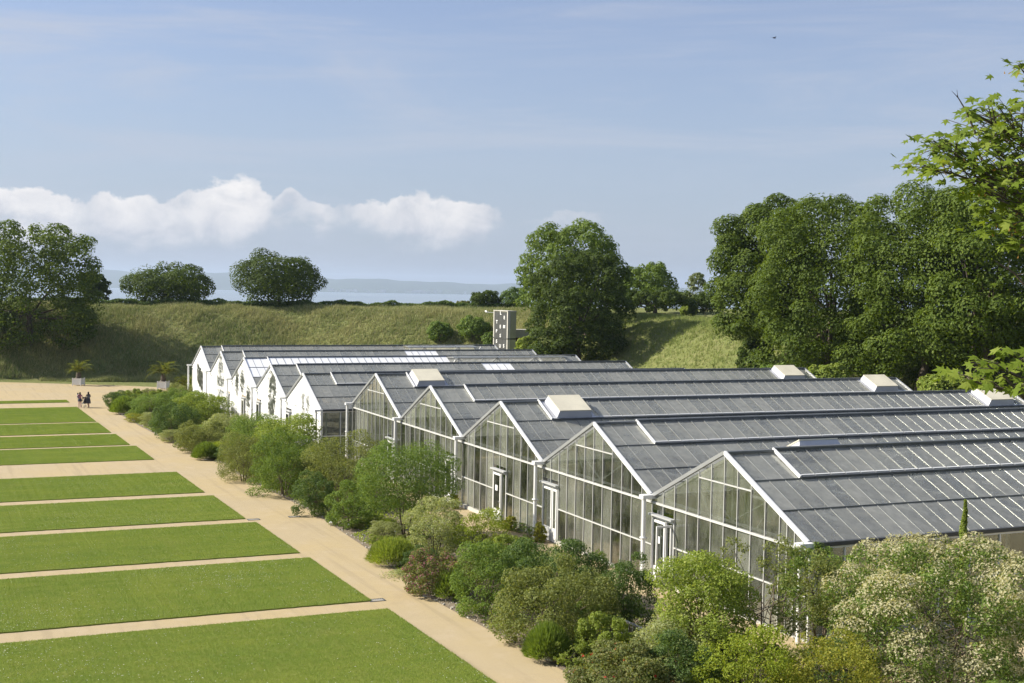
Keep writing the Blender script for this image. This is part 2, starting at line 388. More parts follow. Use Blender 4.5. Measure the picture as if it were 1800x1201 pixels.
# leaf palette
LM = {
 'beech':   leafmat('leaf_broad_dark', (.048, .074, .015), (.082, .114, .024), (.11, .14, .036)),
 'lime_t':  leafmat('leaf_broad_light', (.064, .098, .022), (.100, .140, .036), (.13, .165, .055)),
 'oak':     leafmat('leaf_oak', (.036, .056, .015), (.058, .084, .023), (.08, .105, .032)),
 'oakd':    leafmat('leaf_dense', (.032, .050, .013), (.054, .078, .020), (.075, .10, .028)),
 'grey_t':  leafmat('leaf_grey', (.10, .12, .075), (.15, .17, .11)),
 'olive':   leafmat('leaf_olive', (.078, .092, .036), (.125, .138, .058), (.165, .165, .085)),
 'green':   leafmat('leaf_green', (.060, .095, .026), (.098, .138, .040), (.15, .18, .075)),
 'dark':    leafmat('leaf_dark', (.036, .062, .022), (.066, .098, .038), (.10, .13, .065)),
 'yellow':  leafmat('leaf_yellow', (.125, .165, .022), (.195, .230, .036), (.25, .26, .06)),
 'gold':    leafmat('leaf_gold', (.14, .155, .028), (.205, .205, .046), (.30, .26, .07)),
 'lime':    leafmat('leaf_lime', (.100, .135, .030), (.155, .185, .050), (.20, .215, .085)),
 'pale':    leafmat('leaf_pale', (.135, .150, .085), (.20, .215, .135), (.27, .27, .19)),
 'dusky':   leafmat('leaf_dusky', (.070, .084, .038), (.11, .122, .055), (.15, .13, .075)),
 'needle':  leafmat('leaf_needle', (.066, .098, .026), (.105, .14, .040)),
 'palm':    leafmat('leaf_palm', (.06, .08, .025), (.10, .11, .042), (.15, .13, .06)),
 'syc':     leafmat('leaf_sycamore', (.082, .118, .017), (.128, .168, .027), (.165, .195, .048), trans=.45),
 'pinkf':   leafmat('petal_pink', (.36, .09, .20), (.50, .20, .33)),
 'redf':    leafmat('petal_red', (.50, .04, .04), (.60, .08, .06)),
 'creamf':  leafmat('petal_cream', (.46, .45, .29), (.60, .58, .40), (.68, .66, .50)),
 'orangef': leafmat('petal_orange', (.42, .26, .05), (.50, .33, .09)),
 'keys':    leafmat('sycamore_key', (.30, .15, .07), (.40, .22, .11)),
}

# ------------------------------------------------------------------ terrain, sea, far coast
def axis(a, b, step, lo, hi):
    inner = np.arange(a, b + 1e-6, step)
    L_, k = [], step
    x = a
    while x > lo: k *= 1.35; x -= k; L_.append(x)
    R2, k, x = [], step, b
    while x < hi: k *= 1.35; x += k; R2.append(x)
    return np.concatenate([L_[::-1], inner, R2])
gx = axis(-120, 80, 1.6, -9000, 9000); gy = axis(-10, 236, 1.6, -9000, 420)
GX, GY = np.meshgrid(gx, gy); GZ = terrain(GX, GY)
nx_, ny_ = len(gx), len(gy)
ii = np.arange(nx_*ny_).reshape(ny_, nx_)
F = np.stack([ii[:-1, :-1], ii[:-1, 1:], ii[1:, 1:], ii[1:, :-1]], -1).reshape(-1, 4)
tag(link('ground', mesh_np('ground', np.stack([GX, GY, GZ], -1).reshape(-1, 3), F, M['bank'], True)), 'grassy ground rising to an earth rampart round the garden', 'ground', kind='structure')

def sea_mat():
    m, N = newmat('sea'); p = pos(N)
    st1 = N.noise(N.vmath('MULTIPLY', p, (.0004, .0022, 1)), 1.0, 6, .6)
    cc = N.mix(N.sstep(st1, .35, .7), (.17, .22, .235), (.25, .29, .29))
    b = N.new('ShaderNodeBsdfPrincipled', {'Base Color': cc, 'Roughness': .28, 'Specular IOR Level': .5})
    bn = N.new('ShaderNodeBump', {'Height': N.noise(N.vmath('MULTIPLY', p, (.02, .05, 1)), 1.0, 5), 'Strength': .5, 'Distance': 3.0}); N.l.new(bn.outputs[0], b.inputs['Normal'])
    out(N, b.outputs[0]); return m
SEA_Z = -88.0
sx = np.linspace(-24000, 24000, 13); sy = np.array([395., 2000, 6000, 12000, 22500])
SX, SY = np.meshgrid(sx, sy); ii = np.arange(SX.size).reshape(SX.shape)
F = np.stack([ii[:-1, :-1], ii[:-1, 1:], ii[1:, 1:], ii[1:, :-1]], -1).reshape(-1, 4)
tag(link('sea', mesh_np('sea', np.stack([SX, SY, np.full(SX.shape, SEA_Z)], -1).reshape(-1, 3), F, sea_mat())), 'pale calm sea beyond the rampart', 'sea', kind='structure')
# far coast
rng = np.random.default_rng(5)
cx_ = np.linspace(-14000, 15000, 420); rows = np.linspace(0, 1, 9)
def coast_top(x):
    px = 900 + x/15500*FPX
    base_h = np.interp(px, [-800, 0, 150, 300, 420, 560, 700, 900, 1100, 1300, 2600], [140, 135, 128, 116, 100, 74, 54, 42, 37, 34, 32])
    return base_h + 88 + 9*np.sin(x/330.) + 6*np.sin(x/140. + 1) + 4*np.sin(x/61. + 2)
V = []
for r_ in rows:
    yy = 14300 + 260*np.sin(cx_/900.) + r_*2600 + 500*(cx_/9000.)**2
    zz = SEA_Z - 2 + coast_top(cx_)*np.sin(min(1, r_*1.9)*math.pi/2)**.8*(1 if r_ < .75 else .9)
    V.append(np.stack([cx_, yy, zz], -1))
V = np.concatenate(V); m_ = len(cx_)
F = np.array([(r_*m_+i, r_*m_+i+1, (r_+1)*m_+i+1, (r_+1)*m_+i) for r_ in range(len(rows)-1) for i in range(m_-1)])
M['coast'] = plain('coast_wood', (.05, .075, .035), .9, var=.5, scale=.006)
tag(link('far_coast', mesh_np('far_coast', V, F, M['coast'], True)), 'low wooded coast across the bay', 'hills', kind='structure')
tb = MB()
for k in range(170):
    x = rng.normal(-1100, 900) if k < 90 else rng.uniform(-5500, 1500)
    y = 14300 + 260*math.sin(x/900.) + 500*(x/9000.)**2 + rng.uniform(20, 260)
    w_ = rng.uniform(9, 32); h_ = rng.uniform(8, 26)
    z = SEA_Z + rng.uniform(2, 18)
    tb.box(x-w_, x+w_, y-9, y+9, z-10, z+h_)
M['far_town'] = plain('far_town', (.62, .60, .56), .8, var=.2, scale=.01)
tag(tb.build('far_town', M['far_town']), 'tiny pale waterfront buildings scattered along the far coast', 'town', kind='stuff')

# ------------------------------------------------------------------ gravel, lawns, planting bed
def plane_poly(name, poly_st, mat, dz, s0=0, t0=0):
    """flat polygon in the ground plane from (s,t) corners (convex fan or quad strip)"""
    p = np.array([(s-s0, t-t0, 0) for s, t in poly_st])
    me = bpy.data.meshes.new(name); me.from_pydata([tuple(q) for q in p], [], [list(range(len(p)))]); me.materials.append(mat); me.update()
    return link(name, me, mw=ground_frame(s0, t0, dz))
tag(plane_poly('gravel_path', [(-62, -14), (38, -14), (38, 51), (36.5, 54), (36.5, 104), (8, 128), (1.5, 137), (-4, 143), (-9.2, 147.5), (-18.5, 154.5), (-62, 160)], M['gravel'], .012),
    'sandy gravel paths and forecourt of the garden', 'path', kind='structure')

def grass_tree(nx, ny, lx, ly, seed):
    g = bpy.data.node_groups.new('grass_tiles', 'GeometryNodeTree')
    g.interface.new_socket('Geometry', in_out='INPUT', socket_type='NodeSocketGeometry')
    g.interface.new_socket('Geometry', in_out='OUTPUT', socket_type='NodeSocketGeometry')
    N = g.nodes; L_ = g.links
    gi, go = N.new('NodeGroupInput'), N.new('NodeGroupOutput')
    gr = N.new('GeometryNodeMeshGrid'); gr.inputs['Size X'].default_value = lx*(nx-1)/nx; gr.inputs['Size Y'].default_value = ly*(ny-1)/ny
    gr.inputs['Vertices X'].default_value = nx; gr.inputs['Vertices Y'].default_value = ny
    ip = N.new('GeometryNodeInstanceOnPoints'); L_.new(gr.outputs['Mesh'], ip.inputs['Points']); L_.new(gi.outputs[0], ip.inputs['Instance'])
    rv = N.new('FunctionNodeRandomValue'); rv.data_type = 'INT'
    ints = [s for s in rv.inputs if s.type == 'INT']; ints[0].default_value = 0; ints[1].default_value = 1
    for s_ in rv.inputs:
        if s_.name == 'Seed': s_.default_value = seed
    io = [s for s in rv.outputs if s.type == 'INT'][0]
    mu = N.new('ShaderNodeMath'); mu.operation = 'MULTIPLY'; mu.inputs[1].default_value = math.pi; L_.new(io, mu.inputs[0])
    cx = N.new('ShaderNodeCombineXYZ'); L_.new(mu.outputs[0], cx.inputs[2])
    L_.new(cx.outputs[0], ip.inputs['Rotation']); L_.new(ip.outputs[0], go.inputs[0])
    return g
def blade_patch(seed, wx, wy, n, hmin, hmax, bw, daisies=6):
    r = np.random.default_rng(seed)
    c = np.stack([r.uniform(-wx/2, wx/2, n), r.uniform(-wy/2, wy/2, n), np.zeros(n)], -1)
    a = r.uniform(0, 2*math.pi, n); h = r.uniform(hmin, hmax, n); ln = r.uniform(0, .9, n)*h
    a2 = r.uniform(0, 2*math.pi, n)
    dx = np.stack([np.cos(a), np.sin(a), np.zeros(n)], -1)*bw/2
    tip = c + np.stack([np.cos(a2)*ln, np.sin(a2)*ln, h], -1)
    V = np.stack([c - dx, c + dx, tip], 1).reshape(-1, 3); Ft = np.arange(3*n).reshape(-1, 3)
    mi = np.zeros(n, int)
    if daisies:
        q = np.stack([r.uniform(-wx/2, wx/2, daisies), r.uniform(-wy/2, wy/2, daisies), np.full(daisies, hmax*.95)], -1); s_ = .016
        Q = np.stack([q + (-s_, -s_, 0), q + (s_, -s_, .004), q + (s_, s_, 0), q + (-s_, s_, .004)], 1).reshape(-1, 3)
        Fq = 3*n + np.arange(4*daisies).reshape(-1, 4)
        return mesh_np('grass_patch', np.vstack([V, Q]), [Ft, Fq], [M['lawn_blade'], M['daisy']], midx=np.concatenate([mi, np.ones(daisies, int)]))
    return mesh_np('grass_patch', V, [Ft], [M['lawn_blade']])
LAWNS = [(-11.4, -6.0, 9.5, 16, 'nearest clipped grass panel at the lower left, freckled with daisies'),
         (-11.55, 10.95, 19.7, 10, 'second clipped grass panel from the bottom of the picture'),
         (-11.65, 20.95, 29.5, 7, 'third clipped grass panel from the bottom of the picture'),
         (-11.9, 30.8, 39.3, 5, 'fourth clipped grass panel from the bottom of the picture'),
         (-12.1, 40.8, 50.5, 4, 'fifth grass panel, the last before the wide cross path'),
         (-12.4, 57.9, 67.1, 3, 'first grass panel beyond the wide cross path'),
         (-12.7, 68.2, 76.8, 2, 'second grass panel beyond the wide cross path'),
         (-12.9, 78.3, 88.0, 2, 'third grass panel beyond the wide cross path'),
         (-12.95, 89.2, 107.0, 2, 'farthest broad grass panel below the two walkers'),
         (-13.1, 114.0, 117.6, 0, 'narrow strip of grass at the far forecourt')]
for i, (s1, t0, t1, dz_, lab) in enumerate(LAWNS):
    s0 = -36 if i < 5 else -34
    lx, ly = s1 - s0, t1 - t0
    r = np.random.default_rng(40 + i)
    # turf slab with a slightly wandering edge
    k = 90; P = []
    for a, b in (((0, 0), (lx, 0)), ((lx, 0), (lx, ly)), ((lx, ly), (0, ly)), ((0, ly), (0, 0))):
        for u in np.linspace(0, 1, k, endpoint=False): P.append((a[0]+(b[0]-a[0])*u + r.normal(0, .018), a[1]+(b[1]-a[1])*u + r.normal(0, .018)))
    P = np.array(P); m_ = len(P); c = P.mean(0)
    V = np.vstack([np.c_[P, np.full(m_, -.03)], np.c_[P, np.full(m_, .045)], np.c_[c + (P-c)*.997, np.full(m_, .058)], [[*c, .058]]])
    j = np.arange(m_); jn = (j+1) % m_
    Fq = np.vstack([np.c_[j, jn, m_+jn, m_+j], np.c_[m_+j, m_+jn, 2*m_+jn, 2*m_+j]]); Ft = np.c_[2*m_+j, 2*m_+jn, np.full(m_, 3*m_)]
    lo = link('lawn', mesh_np('lawn', V, [Ft, Fq], M['lawn']), mw=ground_frame(s0, t0))
    tag(lo, lab, 'lawn', 'clipped lawn panels in a row', kind='structure')
    nx, ny = max(2, round(lx)), max(2, round(ly))
    dens = 1500 if i < 3 else (1000 if i < 6 else 700)
    bw = .012 if i < 3 else (.017 if i < 6 else .026)
    gm = blade_patch(70 + i, lx/nx*1.02, ly/ny*1.02, dens, .02, .055, bw, 0)
    go_ = link('grass', gm, lo, loc=(lx/2, ly/2, .05)); go_['kind'] = 'stuff'
    md = go_.modifiers.new('tiles', 'NODES'); md.node_group = grass_tree(nx, ny, lx, ly, i)
    if dz_:
        nd_ = dz_*800; q = np.c_[r.uniform(.1, lx-.1, nd_), r.uniform(.1, ly-.1, nd_)]
        dn = .5 + .5*wob(q[:, 0] + 13*i, q[:, 1] + 5*i, .9); q = q[r.random(nd_) < dn**3*(1.2 if i else np.clip(q[:, 0]/lx*1.3, .15, 1.2))]
        a_ = r.uniform(.010, .019, len(q)); cz_ = np.full(len(q), .10); D = np.c_[q, cz_]
        Q = np.stack([D + np.c_[-a_, -a_*.3, 0*a_], D + np.c_[a_*.3, -a_, .004 + 0*a_], D + np.c_[a_, a_*.3, 0*a_], D + np.c_[-a_*.3, a_, .004 + 0*a_]], 1).reshape(-1, 3)
        link('daisy', mesh_np('daisy', Q, np.arange(len(Q)).reshape(-1, 4), M['daisy']), lo)['kind'] = 'stuff'

# planting bed (soil with stones) between path and facades
bed = [(-8.7, -12), (-1.9, -12), (-2.3, 14), (-2.6, 32), (-3.0, 50), (-3.4, 70), (-3.6, 104), (-2.6, 119), (-7.4, 120), (-9.9, 108), (-9.8, 84), (-9.2, 64), (-8.7, 55.5), (-8.3, 53.5), (-8.0, 50.5), (-8.6, 49), (-8.4, 41), (-8.1, 32), (-8.6, 20), (-9.4, 11.5), (-9.1, 4)]
tag(plane_poly('planting_bed', bed, M['soil'], .026), 'earth planting bed along the glasshouse fronts', 'ground', kind='structure')
rng = np.random.default_rng(9)
def scatter_bed(n, r=rng):
    o = []
    while len(o) < n:
        t = r.uniform(-8, 118); k = np.interp(t, [-12, 4, 11.5, 20, 32, 41, 49, 53, 64, 84, 108, 118], [-8.7, -9.1, -9.4, -8.6, -8.1, -8.4, -8.6, -8.2, -9.2, -9.8, -9.9, -7.6])
        s = k + abs(r.normal(0, .55)) if r.random() < .75 else r.uniform(k, -2.2)
        o.append((s, t))
    return np.array(o)
pts = scatter_bed(2400)
sb = MB(); VV = []; FF = []
ico = np.array([(1,0,0),(-1,0,0),(0,1,0),(0,-1,0),(0,0,1),(0,0,-1)], float); icf = np.array([(0,2,4),(2,1,4),(1,3,4),(3,0,4),(2,0,5),(1,2,5),(3,1,5),(0,3,5)])
for k, (s, t) in enumerate(pts):
    p = xy(s, t); r_ = rng.uniform(.015, .055)
    VV.append(ico*rng.uniform(.6, 1.3, (1, 3))*r_ + (p[0], p[1], G(*p) + .03 + r_*.3)); FF.append(icf + 6*k)
M['stone'] = plain('bed_stones', (.46, .43, .37), .9, var=.35, scale=6)
tag(link('bed_gravel', mesh_np('bed_gravel', np.vstack(VV), np.vstack(FF), M['stone'])), 'loose pale stones along the edge of the planting bed', 'stones', kind='stuff')

BED_COVER = True
# ------------------------------------------------------------------ foliage generator
def unit(r, n):
    v = r.normal(size=(n, 3)); return v/np.linalg.norm(v, axis=1)[:, None]
def leaf_quads(r, C, Nn, L, Wd, jit=.65, up=0.0):
    n = len(C)
    nn = Nn + jit*unit(r, n) + np.array([0, 0, up]); nn /= np.linalg.norm(nn, axis=1)[:, None] + 1e-9
    t = np.cross(nn, unit(r, n)); t /= np.linalg.norm(t, axis=1)[:, None] + 1e-9
    b = np.cross(nn, t)
    l = (L*r.uniform(.6, 1.3, n))[:, None]/2; w_ = (Wd*r.uniform(.6, 1.3, n))[:, None]/2
    fold = nn*l*.22
    V = np.stack([C - t*l, C + b*w_ + fold, C + t*l, C - b*w_ + fold], 1).reshape(-1, 3)
    return V, np.arange(4*n).reshape(-1, 4)
def clump_points(r, lobes, n, thick=.16, cull=.82):
    """points near the surfaces of ellipsoid lobes [(c, radii)], dropping those buried in another lobe"""
    C = np.array([l[0] for l in lobes]); Rr = np.array([l[1] for l in lobes])
    wgt = (Rr.prod(1))**(2/3); wgt /= wgt.sum()
    P, Nn = [], []; tot = 0
    while tot < n:
        k = r.choice(len(lobes), n, p=wgt); d = unit(r, n)
        rad = 1 - np.abs(r.normal(0, thick, n))
        p = C[k] + d*Rr[k]*rad[:, None]
        keep = np.ones(n, bool)
        for j in range(len(lobes)):
            q = (((p - C[j])/Rr[j])**2).sum(1); keep &= ~((q < cull*cull) & (k != j))
        nn = d/Rr[k]; nn /= np.linalg.norm(nn, axis=1)[:, None]
        P.append(p[keep]); Nn.append(nn[keep]); tot += keep.sum()
        if keep.mean() < .03: break
    return np.vstack(P)[:n], np.vstack(Nn)[:n]
def crown_lobes(r, c, R, k1, k2, f1=.40, f2=.42, low=-.45, full=1.0):
    """two-level lobes over an ellipsoid crown of centre c and radii R"""
    c = np.array(c, float); R = np.array(R, float); big = []; Rm = np.full(3, R.prod()**(1/3)); Rm[:] = np.minimum(Rm, R.min()*1.25)
    g = (1 + 5**.5)/2
    for i in range(k1):
        z = 1 - (i + .5)/k1*(1 - low); a = 2*math.pi*i/g + r.uniform(-.3, .3); q = max(0, 1 - abs(z)**2.7)**(1/2.7) if z > 0 else max(0, 1 - abs(z)**3.5)**(1/3.5)
        d = np.array([math.cos(a)*q, math.sin(a)*q, z]); f = f1*r.uniform(.75, 1.2)
        big.append((c + d*(R - Rm*f*.85)*r.uniform(.80, 1.07), Rm*f*r.uniform(.85, 1.15, 3)))
    small = []
    for bc, br in big:
        for j in range(k2):
            d = unit(r, 1)[0]; d[2] = abs(d[2])*.9 - .25 if r.random() < .75 else d[2]
            o = bc - c; o = o/(np.linalg.norm(o) + 1e-6); d = d + o*.6; d /= np.linalg.norm(d)
            f = f2*r.uniform(.65, 1.25)
            small.append((bc + d*br*(1 - f*.4), br*f*np.array([1.1, 1.1, .85])))
    return big, small
def crown_mesh(name, seed, c, R, k1, k2, n, L, Wd, mats, f1=.4, f2=.42, low=-.45, jit=.7, flowers=0, flower_mat=1, inner=.12, up=.25, fL=None, relief=0.0):
    r = np.random.default_rng(seed)
    big, small = crown_lobes(r, c, R, k1, k2, f1, f2, low)
    P1, N1 = clump_points(r, small, int(n*(1-inner)*(1 + .55*relief)), .22, .72)
    if relief:
        kp = r.random(len(P1)) < np.clip(1 - relief*.9 + relief*(.45 + .75*N1[:, 2]), .06, 1); P1, N1 = P1[kp], N1[kp]
    P2, N2 = clump_points(r, big, int(n*inner), .25, .9)
    P = np.vstack([P1, P2]); Nn = np.vstack([N1, N2])
    V, Fq = leaf_quads(r, P, Nn, L, Wd, jit, up)
    mi = np.zeros(len(Fq), int)
    if flowers:
        sel = r.random(len(mi)) < flowers*(np.clip(.25 + N_up(Nn), 0, 1) if flowers < .4 else np.clip(Nn[:, 2]*1.7 - Nn[:, 0]*.3 - .1, 0, 1.6)*np.clip(.75 + 1.3*wob(P[:, 0]*5 + P[:, 2]*4, P[:, 1]*5 - P[:, 2]*3), .05, 1.5)); mi[sel] = flower_mat
        if fL:
            W4 = V.reshape(-1, 4, 3); cc = W4.mean(1, keepdims=True); W4[sel] = cc[sel] + (W4[sel] - cc[sel])*fL + (Nn[sel]*L*.5)[:, None, :]; V = W4.reshape(-1, 3)
    return mesh_np(name, V, Fq, mats, midx=mi), big
def N_up(Nn): return np.clip(Nn[:, 2]*.7 + .45, 0, 1)
def trunk_mesh(name, seed, h0, c, big, r0, mat, spread=.0, nst=1, limbs=9):
    r = np.random.default_rng(seed); mb = MB()
    for q in range(nst):
        a = 2*math.pi*q/max(1, nst) + .4; o = np.array([math.cos(a), math.sin(a), 0])*spread
        top = np.array(c, float) + o*2.2 + (0, 0, -.1)
        u = np.linspace(0, 1, 6)[:, None]
        pth = (o*.5)*(1-u) + top*u + np.c_[r.normal(0, .03, 6), r.normal(0, .03, 6), np.zeros(6)]*np.linalg.norm(c)*.5*(u*(1-u)*4)
        pth[0, 2] = -h0
        rr = np.linspace(1, .35, 6)*r0/(nst**.4); rr[0] *= 1.35
        mb.tube(pth, rr, 8)
        order = r.permutation(len(big))[:limbs]
        for j in order:
            bc = np.array(big[j][0]); k = r.uniform(.45, .9); st_ = pth[0]*(1-k) + pth[-1]*k
            mid = (st_ + bc)/2 + (0, 0, -.06*np.linalg.norm(bc - st_))
            mb.tube([st_, mid, bc], [r0*.38/(nst**.4), r0*.25/(nst**.4), r0*.08], 5)
    return mb.mesh(name, mat, True)
def tree(name, label, px_box, Y, seed, matk, k1, k2, n, L, cat='tree', group=None, r0=.35, low=-.5, f1=.40, depth=1.0, skirt=0.0, f2=.42, x_off=0, Wd=None, nst=1, spread=0.0, inner=.12, base_px=None, jit=.45, free=False, relief=.75):
    """px_box: crown outline in the photograph (x0, y0, x1, y1); Y: its distance"""
    x0, y0, x1, y1 = px_box
    a, b = at(x0, (y0+y1)/2, Y), at(x1, (y0+y1)/2, Y); top, bot = at((x0+x1)/2, y0, Y)[2], at((x0+x1)/2, y1, Y)[2]
    cxw = (a[0]+b[0])/2; rx = abs(b[0]-a[0])/2; gz = float(terrain(cxw, Y))
    if not free: bot = max(bot, gz + (.05 if skirt > .6 else .12*(top-gz)*(1-skirt) - 1.2))
    rz = (top - bot)/2; cz = (top+bot)/2 - gz
    root = link(name, None, loc=(cxw, Y, gz)); tag(root, label, cat, group)
    cm, big = crown_mesh('crown', seed, (0, 0, cz), (rx*.97, rx*depth, rz*.98), k1, k2, n, L, Wd or L*.72, LM[matk], f1, f2, low, jit, inner=inner, relief=relief)
    link('crown', cm, root)
    link('trunk', trunk_mesh('trunk', seed+1, .6, (0, 0, cz*.95), big, r0, M['bark'], spread, nst), root)
    return root

# ------------------------------------------------------------------ glasshouses
W = 10.24
NG = 12; MW = W/NG
cache = {}
def pane_mesh(key, wx, wy, mat):
    k = (key, round(wx, 3), round(wy, 3))
    if k not in cache:
        cache[k] = MB().box(-wx/2, wx/2, -wy/2, wy/2, -.003, .003).mesh('pane', mat)
    return cache[k]
prng = np.random.default_rng(21)
def door_unit(root, y0, y1, zg, white, two_leaf, notice, open_leaf):
    """door in the gable between y0<y1 (x=0 plane), standing on zg; leaf on the y1 side"""
    dm = M['white_metal']; top = zg + 2.52; wl = 1.0
    f = MB()
    f.bar((-.10, y0-.04, top+.19), (-.10, y1+.04, top+.19), .22, .07)                      # rain rail
    f.box(-.05, .05, y1-.10, y1-.03, zg, top+.1); f.box(-.05, .05, y1-wl-.12, y1-wl-.05, zg, top+.1); f.box(-.05, .05, y0, y0+.05, zg, top+.15)
    f.box(-.045, .045, y0+.05, y1-.1, top+.03, top+.1)
    d = f.build('door_frame', M['alu'], root)
    leafs = [(y1-wl-.05, y1-.10)] + ([(y0+.08, y1-wl-.14)] if two_leaf else [])
    for q, (a, b) in enumerate(leafs):
        l = MB(); x0, x1 = -.085, -.04
        l.box(x0, x1, a, a+.085, zg+.03, top); l.box(x0, x1, b-.085, b, zg+.03, top)
        l.box(x0, x1, a+.085, b-.085, top-.1, top); l.box(x0+.008, x1-.008, a+.085, b-.085, zg+.03, zg+.68)
        dl = l.build('door', dm, root)
        link('pane', pane_mesh('door', (b-a)-.17, top-.1-zg-.68, M['wall_glass']), dl, loc=(-.062, (a+b)/2, (top-.1+zg+.68)/2), rot=(math.pi/2, 0, math.pi/2))
        MB().bar((-.12, a+.05, zg+1.1), (-.12, a+.17, zg+1.1), .025).build('handle', M['zinc'], dl)
        if notice and q == 0: MB().box(-.095, -.09, (a+b)/2-.14, (a+b)/2+.14, zg+1.62, zg+1.9).build('notice', M['paper'], dl)
    if open_leaf:
        l = MB(); a = y0 + .1
        l.box(-.75, -.68, a, a+.05, zg+.05, top-.02); l.box(-.12, -.05, a, a+.05, zg+.05, top-.02); l.box(-.68, -.12, a, a+.05, top-.1, top-.02); l.box(-.68, -.12, a+.01, a+.04, zg+.05, zg+.7)
        l.build('door', dm, root)
    elif not two_leaf:
        link('pane', pane_mesh('side', (y1-wl-.12)-(y0+.05), top-zg-.3, M['wall_glass']), root, loc=(0, (y1-wl-.12+y0+.05)/2, (top+zg)/2), rot=(math.pi/2, 0, math.pi/2))

def bay(s0, t0, he, hp, length, ncol, label, white=False, door_cols=None, notice=False, two_leaf=False, open_leaf=False,
        hatches=(), back_hatch=None, white_cols=None, white_rows=(2,), open_cols=None, side_wall=False, last=False, half_panes=False, vent_from=3):
    p = xy(s0, t0 + W/2); zg = float(G(*p)); c0 = xy(s0, t0)
    root = link('glasshouse', None, loc=(c0[0], c0[1], zg), rot=(0, 0, ROTZ)); tag(root, label, 'greenhouse', 'row of gabled glasshouse bays')
    he, hp = he - zg, hp - zg; rise = hp - he; a = math.atan2(rise, W/2); SL = math.hypot(rise, W/2); rl = SL/3; pw = length/ncol
    ca, sa = math.cos(a), math.sin(a)
    zr = lambda y: he + rise*(1 - abs(y - W/2)/(W/2))
    gbase = -.12
    # --- roof panes, near slope
    pm = pane_mesh('roof', pw-.012, rl-.008, M['roof_glass']); pmw = pane_mesh('roofw', pw-.012, rl-.008, M['white_pane'])
    for r_ in range(3):
        for c in range(ncol):
            dist = (r_ + .5)*rl; off = 0.0; rx = a
            if r_ == 2 and c >= vent_from: off = .075
            isw = white_cols and white_cols[0] <= c < white_cols[1] and r_ in white_rows
            if isw and r_ == 1 and c > 6 and prng.random() < .4: isw = False
            x = (c + .5)*pw
            if r_ == 2 and open_cols and open_cols[0] <= c < open_cols[1]:
                rx = a - open_cols[2]; y = W/2 - rl/2*math.cos(rx); z = hp + .09 - rl/2*math.sin(rx)
            else: y, z = dist*ca - off*sa, he + dist*sa + off*ca
            link('pane', pmw if isw else pm, root, loc=(x, y, z + .02), rot=(rx + prng.normal(0, .0022), prng.normal(0, .0022), 0))
    # --- far slope, joined
    b = MB()
    for c in range(ncol):
        for r_ in range(3):
            d0, d1 = r_*rl + .004, (r_+1)*rl - .004; x0, x1 = c*pw + .006, (c+1)*pw - .006
            b.add([(x0, W - d0*ca, he + d0*sa + .02), (x1, W - d0*ca, he + d0*sa + .02), (x1, W - d1*ca, he + d1*sa + .02), (x0, W - d1*ca, he + d1*sa + .02)], [[0, 1, 2, 3]])
    o = b.build('far_slope_glazing', M['roof_glass'], root); o['kind'] = 'stuff'
    # --- glazing bars, purlins, ridge, gutters
    f = MB()
    for c in range(ncol + 1):
        x = c*pw
        vent = c >= vent_from
        f.bar((x, 0, he + .035), (x, (2*rl)*ca, he + 2*rl*sa + .035), .017, .020)
        if open_cols and open_cols[0] <= c < open_cols[1]:
            rx = a - open_cols[2]; f.bar((x, W/2, hp + .11), (x, W/2 - rl*math.cos(rx), hp + .11 - rl*math.sin(rx)), .017, .020)
        else:
            oo = .09 if vent else .0
            f.bar((x, (2*rl)*ca - oo*sa, he + 2*rl*sa + .035 + oo*ca), (x, W/2 - oo*sa, hp + .035 + oo*ca), .020, .020)
        f.bar((x, W, he + .035), (x, W/2, hp + .035), .017, .020)
    f.build('glazing_bar', M['bar'], root)['kind'] = 'stuff'
    f = MB()
    for r_ in (1, 2):
        y, z = r_*rl*ca, he + r_*rl*sa
        f.bar((0, y, z + .038), (length, y, z + .038), .05, .04); f.bar((0, W-y, z + .03), (length, W-y, z + .03), .05, .04)
    f.bar((0, W/2, hp + .06), (length, W/2, hp + .06), .22, .08)
    f.build('ridge_and_purlins', M['ridge_metal'], root)
    if vent_from < ncol:
        f = MB(); x0 = vent_from*pw; segs = [(x0, length)]
        if open_cols: segs = [(x0, open_cols[0]*pw), (open_cols[1]*pw, length)]
        y, z = 2*rl*ca - .05*sa, he + 2*rl*sa + .07*ca
        for u, v in segs: f.bar((u, y, z), (v, y, z), .06, .11, up=(0, -sa, ca))
        f.bar((x0, W/2, hp + .145), (length, W/2, hp + .145), .26, .06)
        f.build('vent_rail', M['ridge_metal'], root)
        f = MB()
        for u, v in segs: f.bar((u, y + .10, z + .085), (v, y + .10, z + .085), .05, .03, up=(0, -sa, ca))
        f.bar((x0, y, z + .02), (x0, W/2 - .02, hp + .13), .06, .12)
        if open_cols:
            rx = a - open_cols[2]
            f.bar((open_cols[0]*pw, W/2 - rl*math.cos(rx), hp + .1 - rl*math.sin(rx)), (open_cols[1]*pw, W/2 - rl*math.cos(rx), hp + .1 - rl*math.sin(rx)), .06, .1)
            for c in range(open_cols[0], open_cols[1] + 1, 4):
                f.bar((c*pw, 2*rl*ca, he + 2*rl*sa), (c*pw + .5, W/2 - rl*.8*math.cos(rx), hp + .05 - rl*.8*math.sin(rx)), .05); f.bar((c*pw + 1.0, 2*rl*ca, he + 2*rl*sa), (c*pw + .5, W/2 - rl*.8*math.cos(rx), hp + .05 - rl*.8*math.sin(rx)), .05)
        f.build('vent_edge', M['white_metal'], root)
    f = MB(); f.bar((-.05, -.02, he - .03), (length + .05, -.02, he - .03), .20, .14)
    if last: f.bar((-.05, W + .02, he - .03), (length + .05, W + .02, he - .03), .20, .14)
    f.build('gutter', M['dark_metal'] if side_wall else M['zinc'], root)
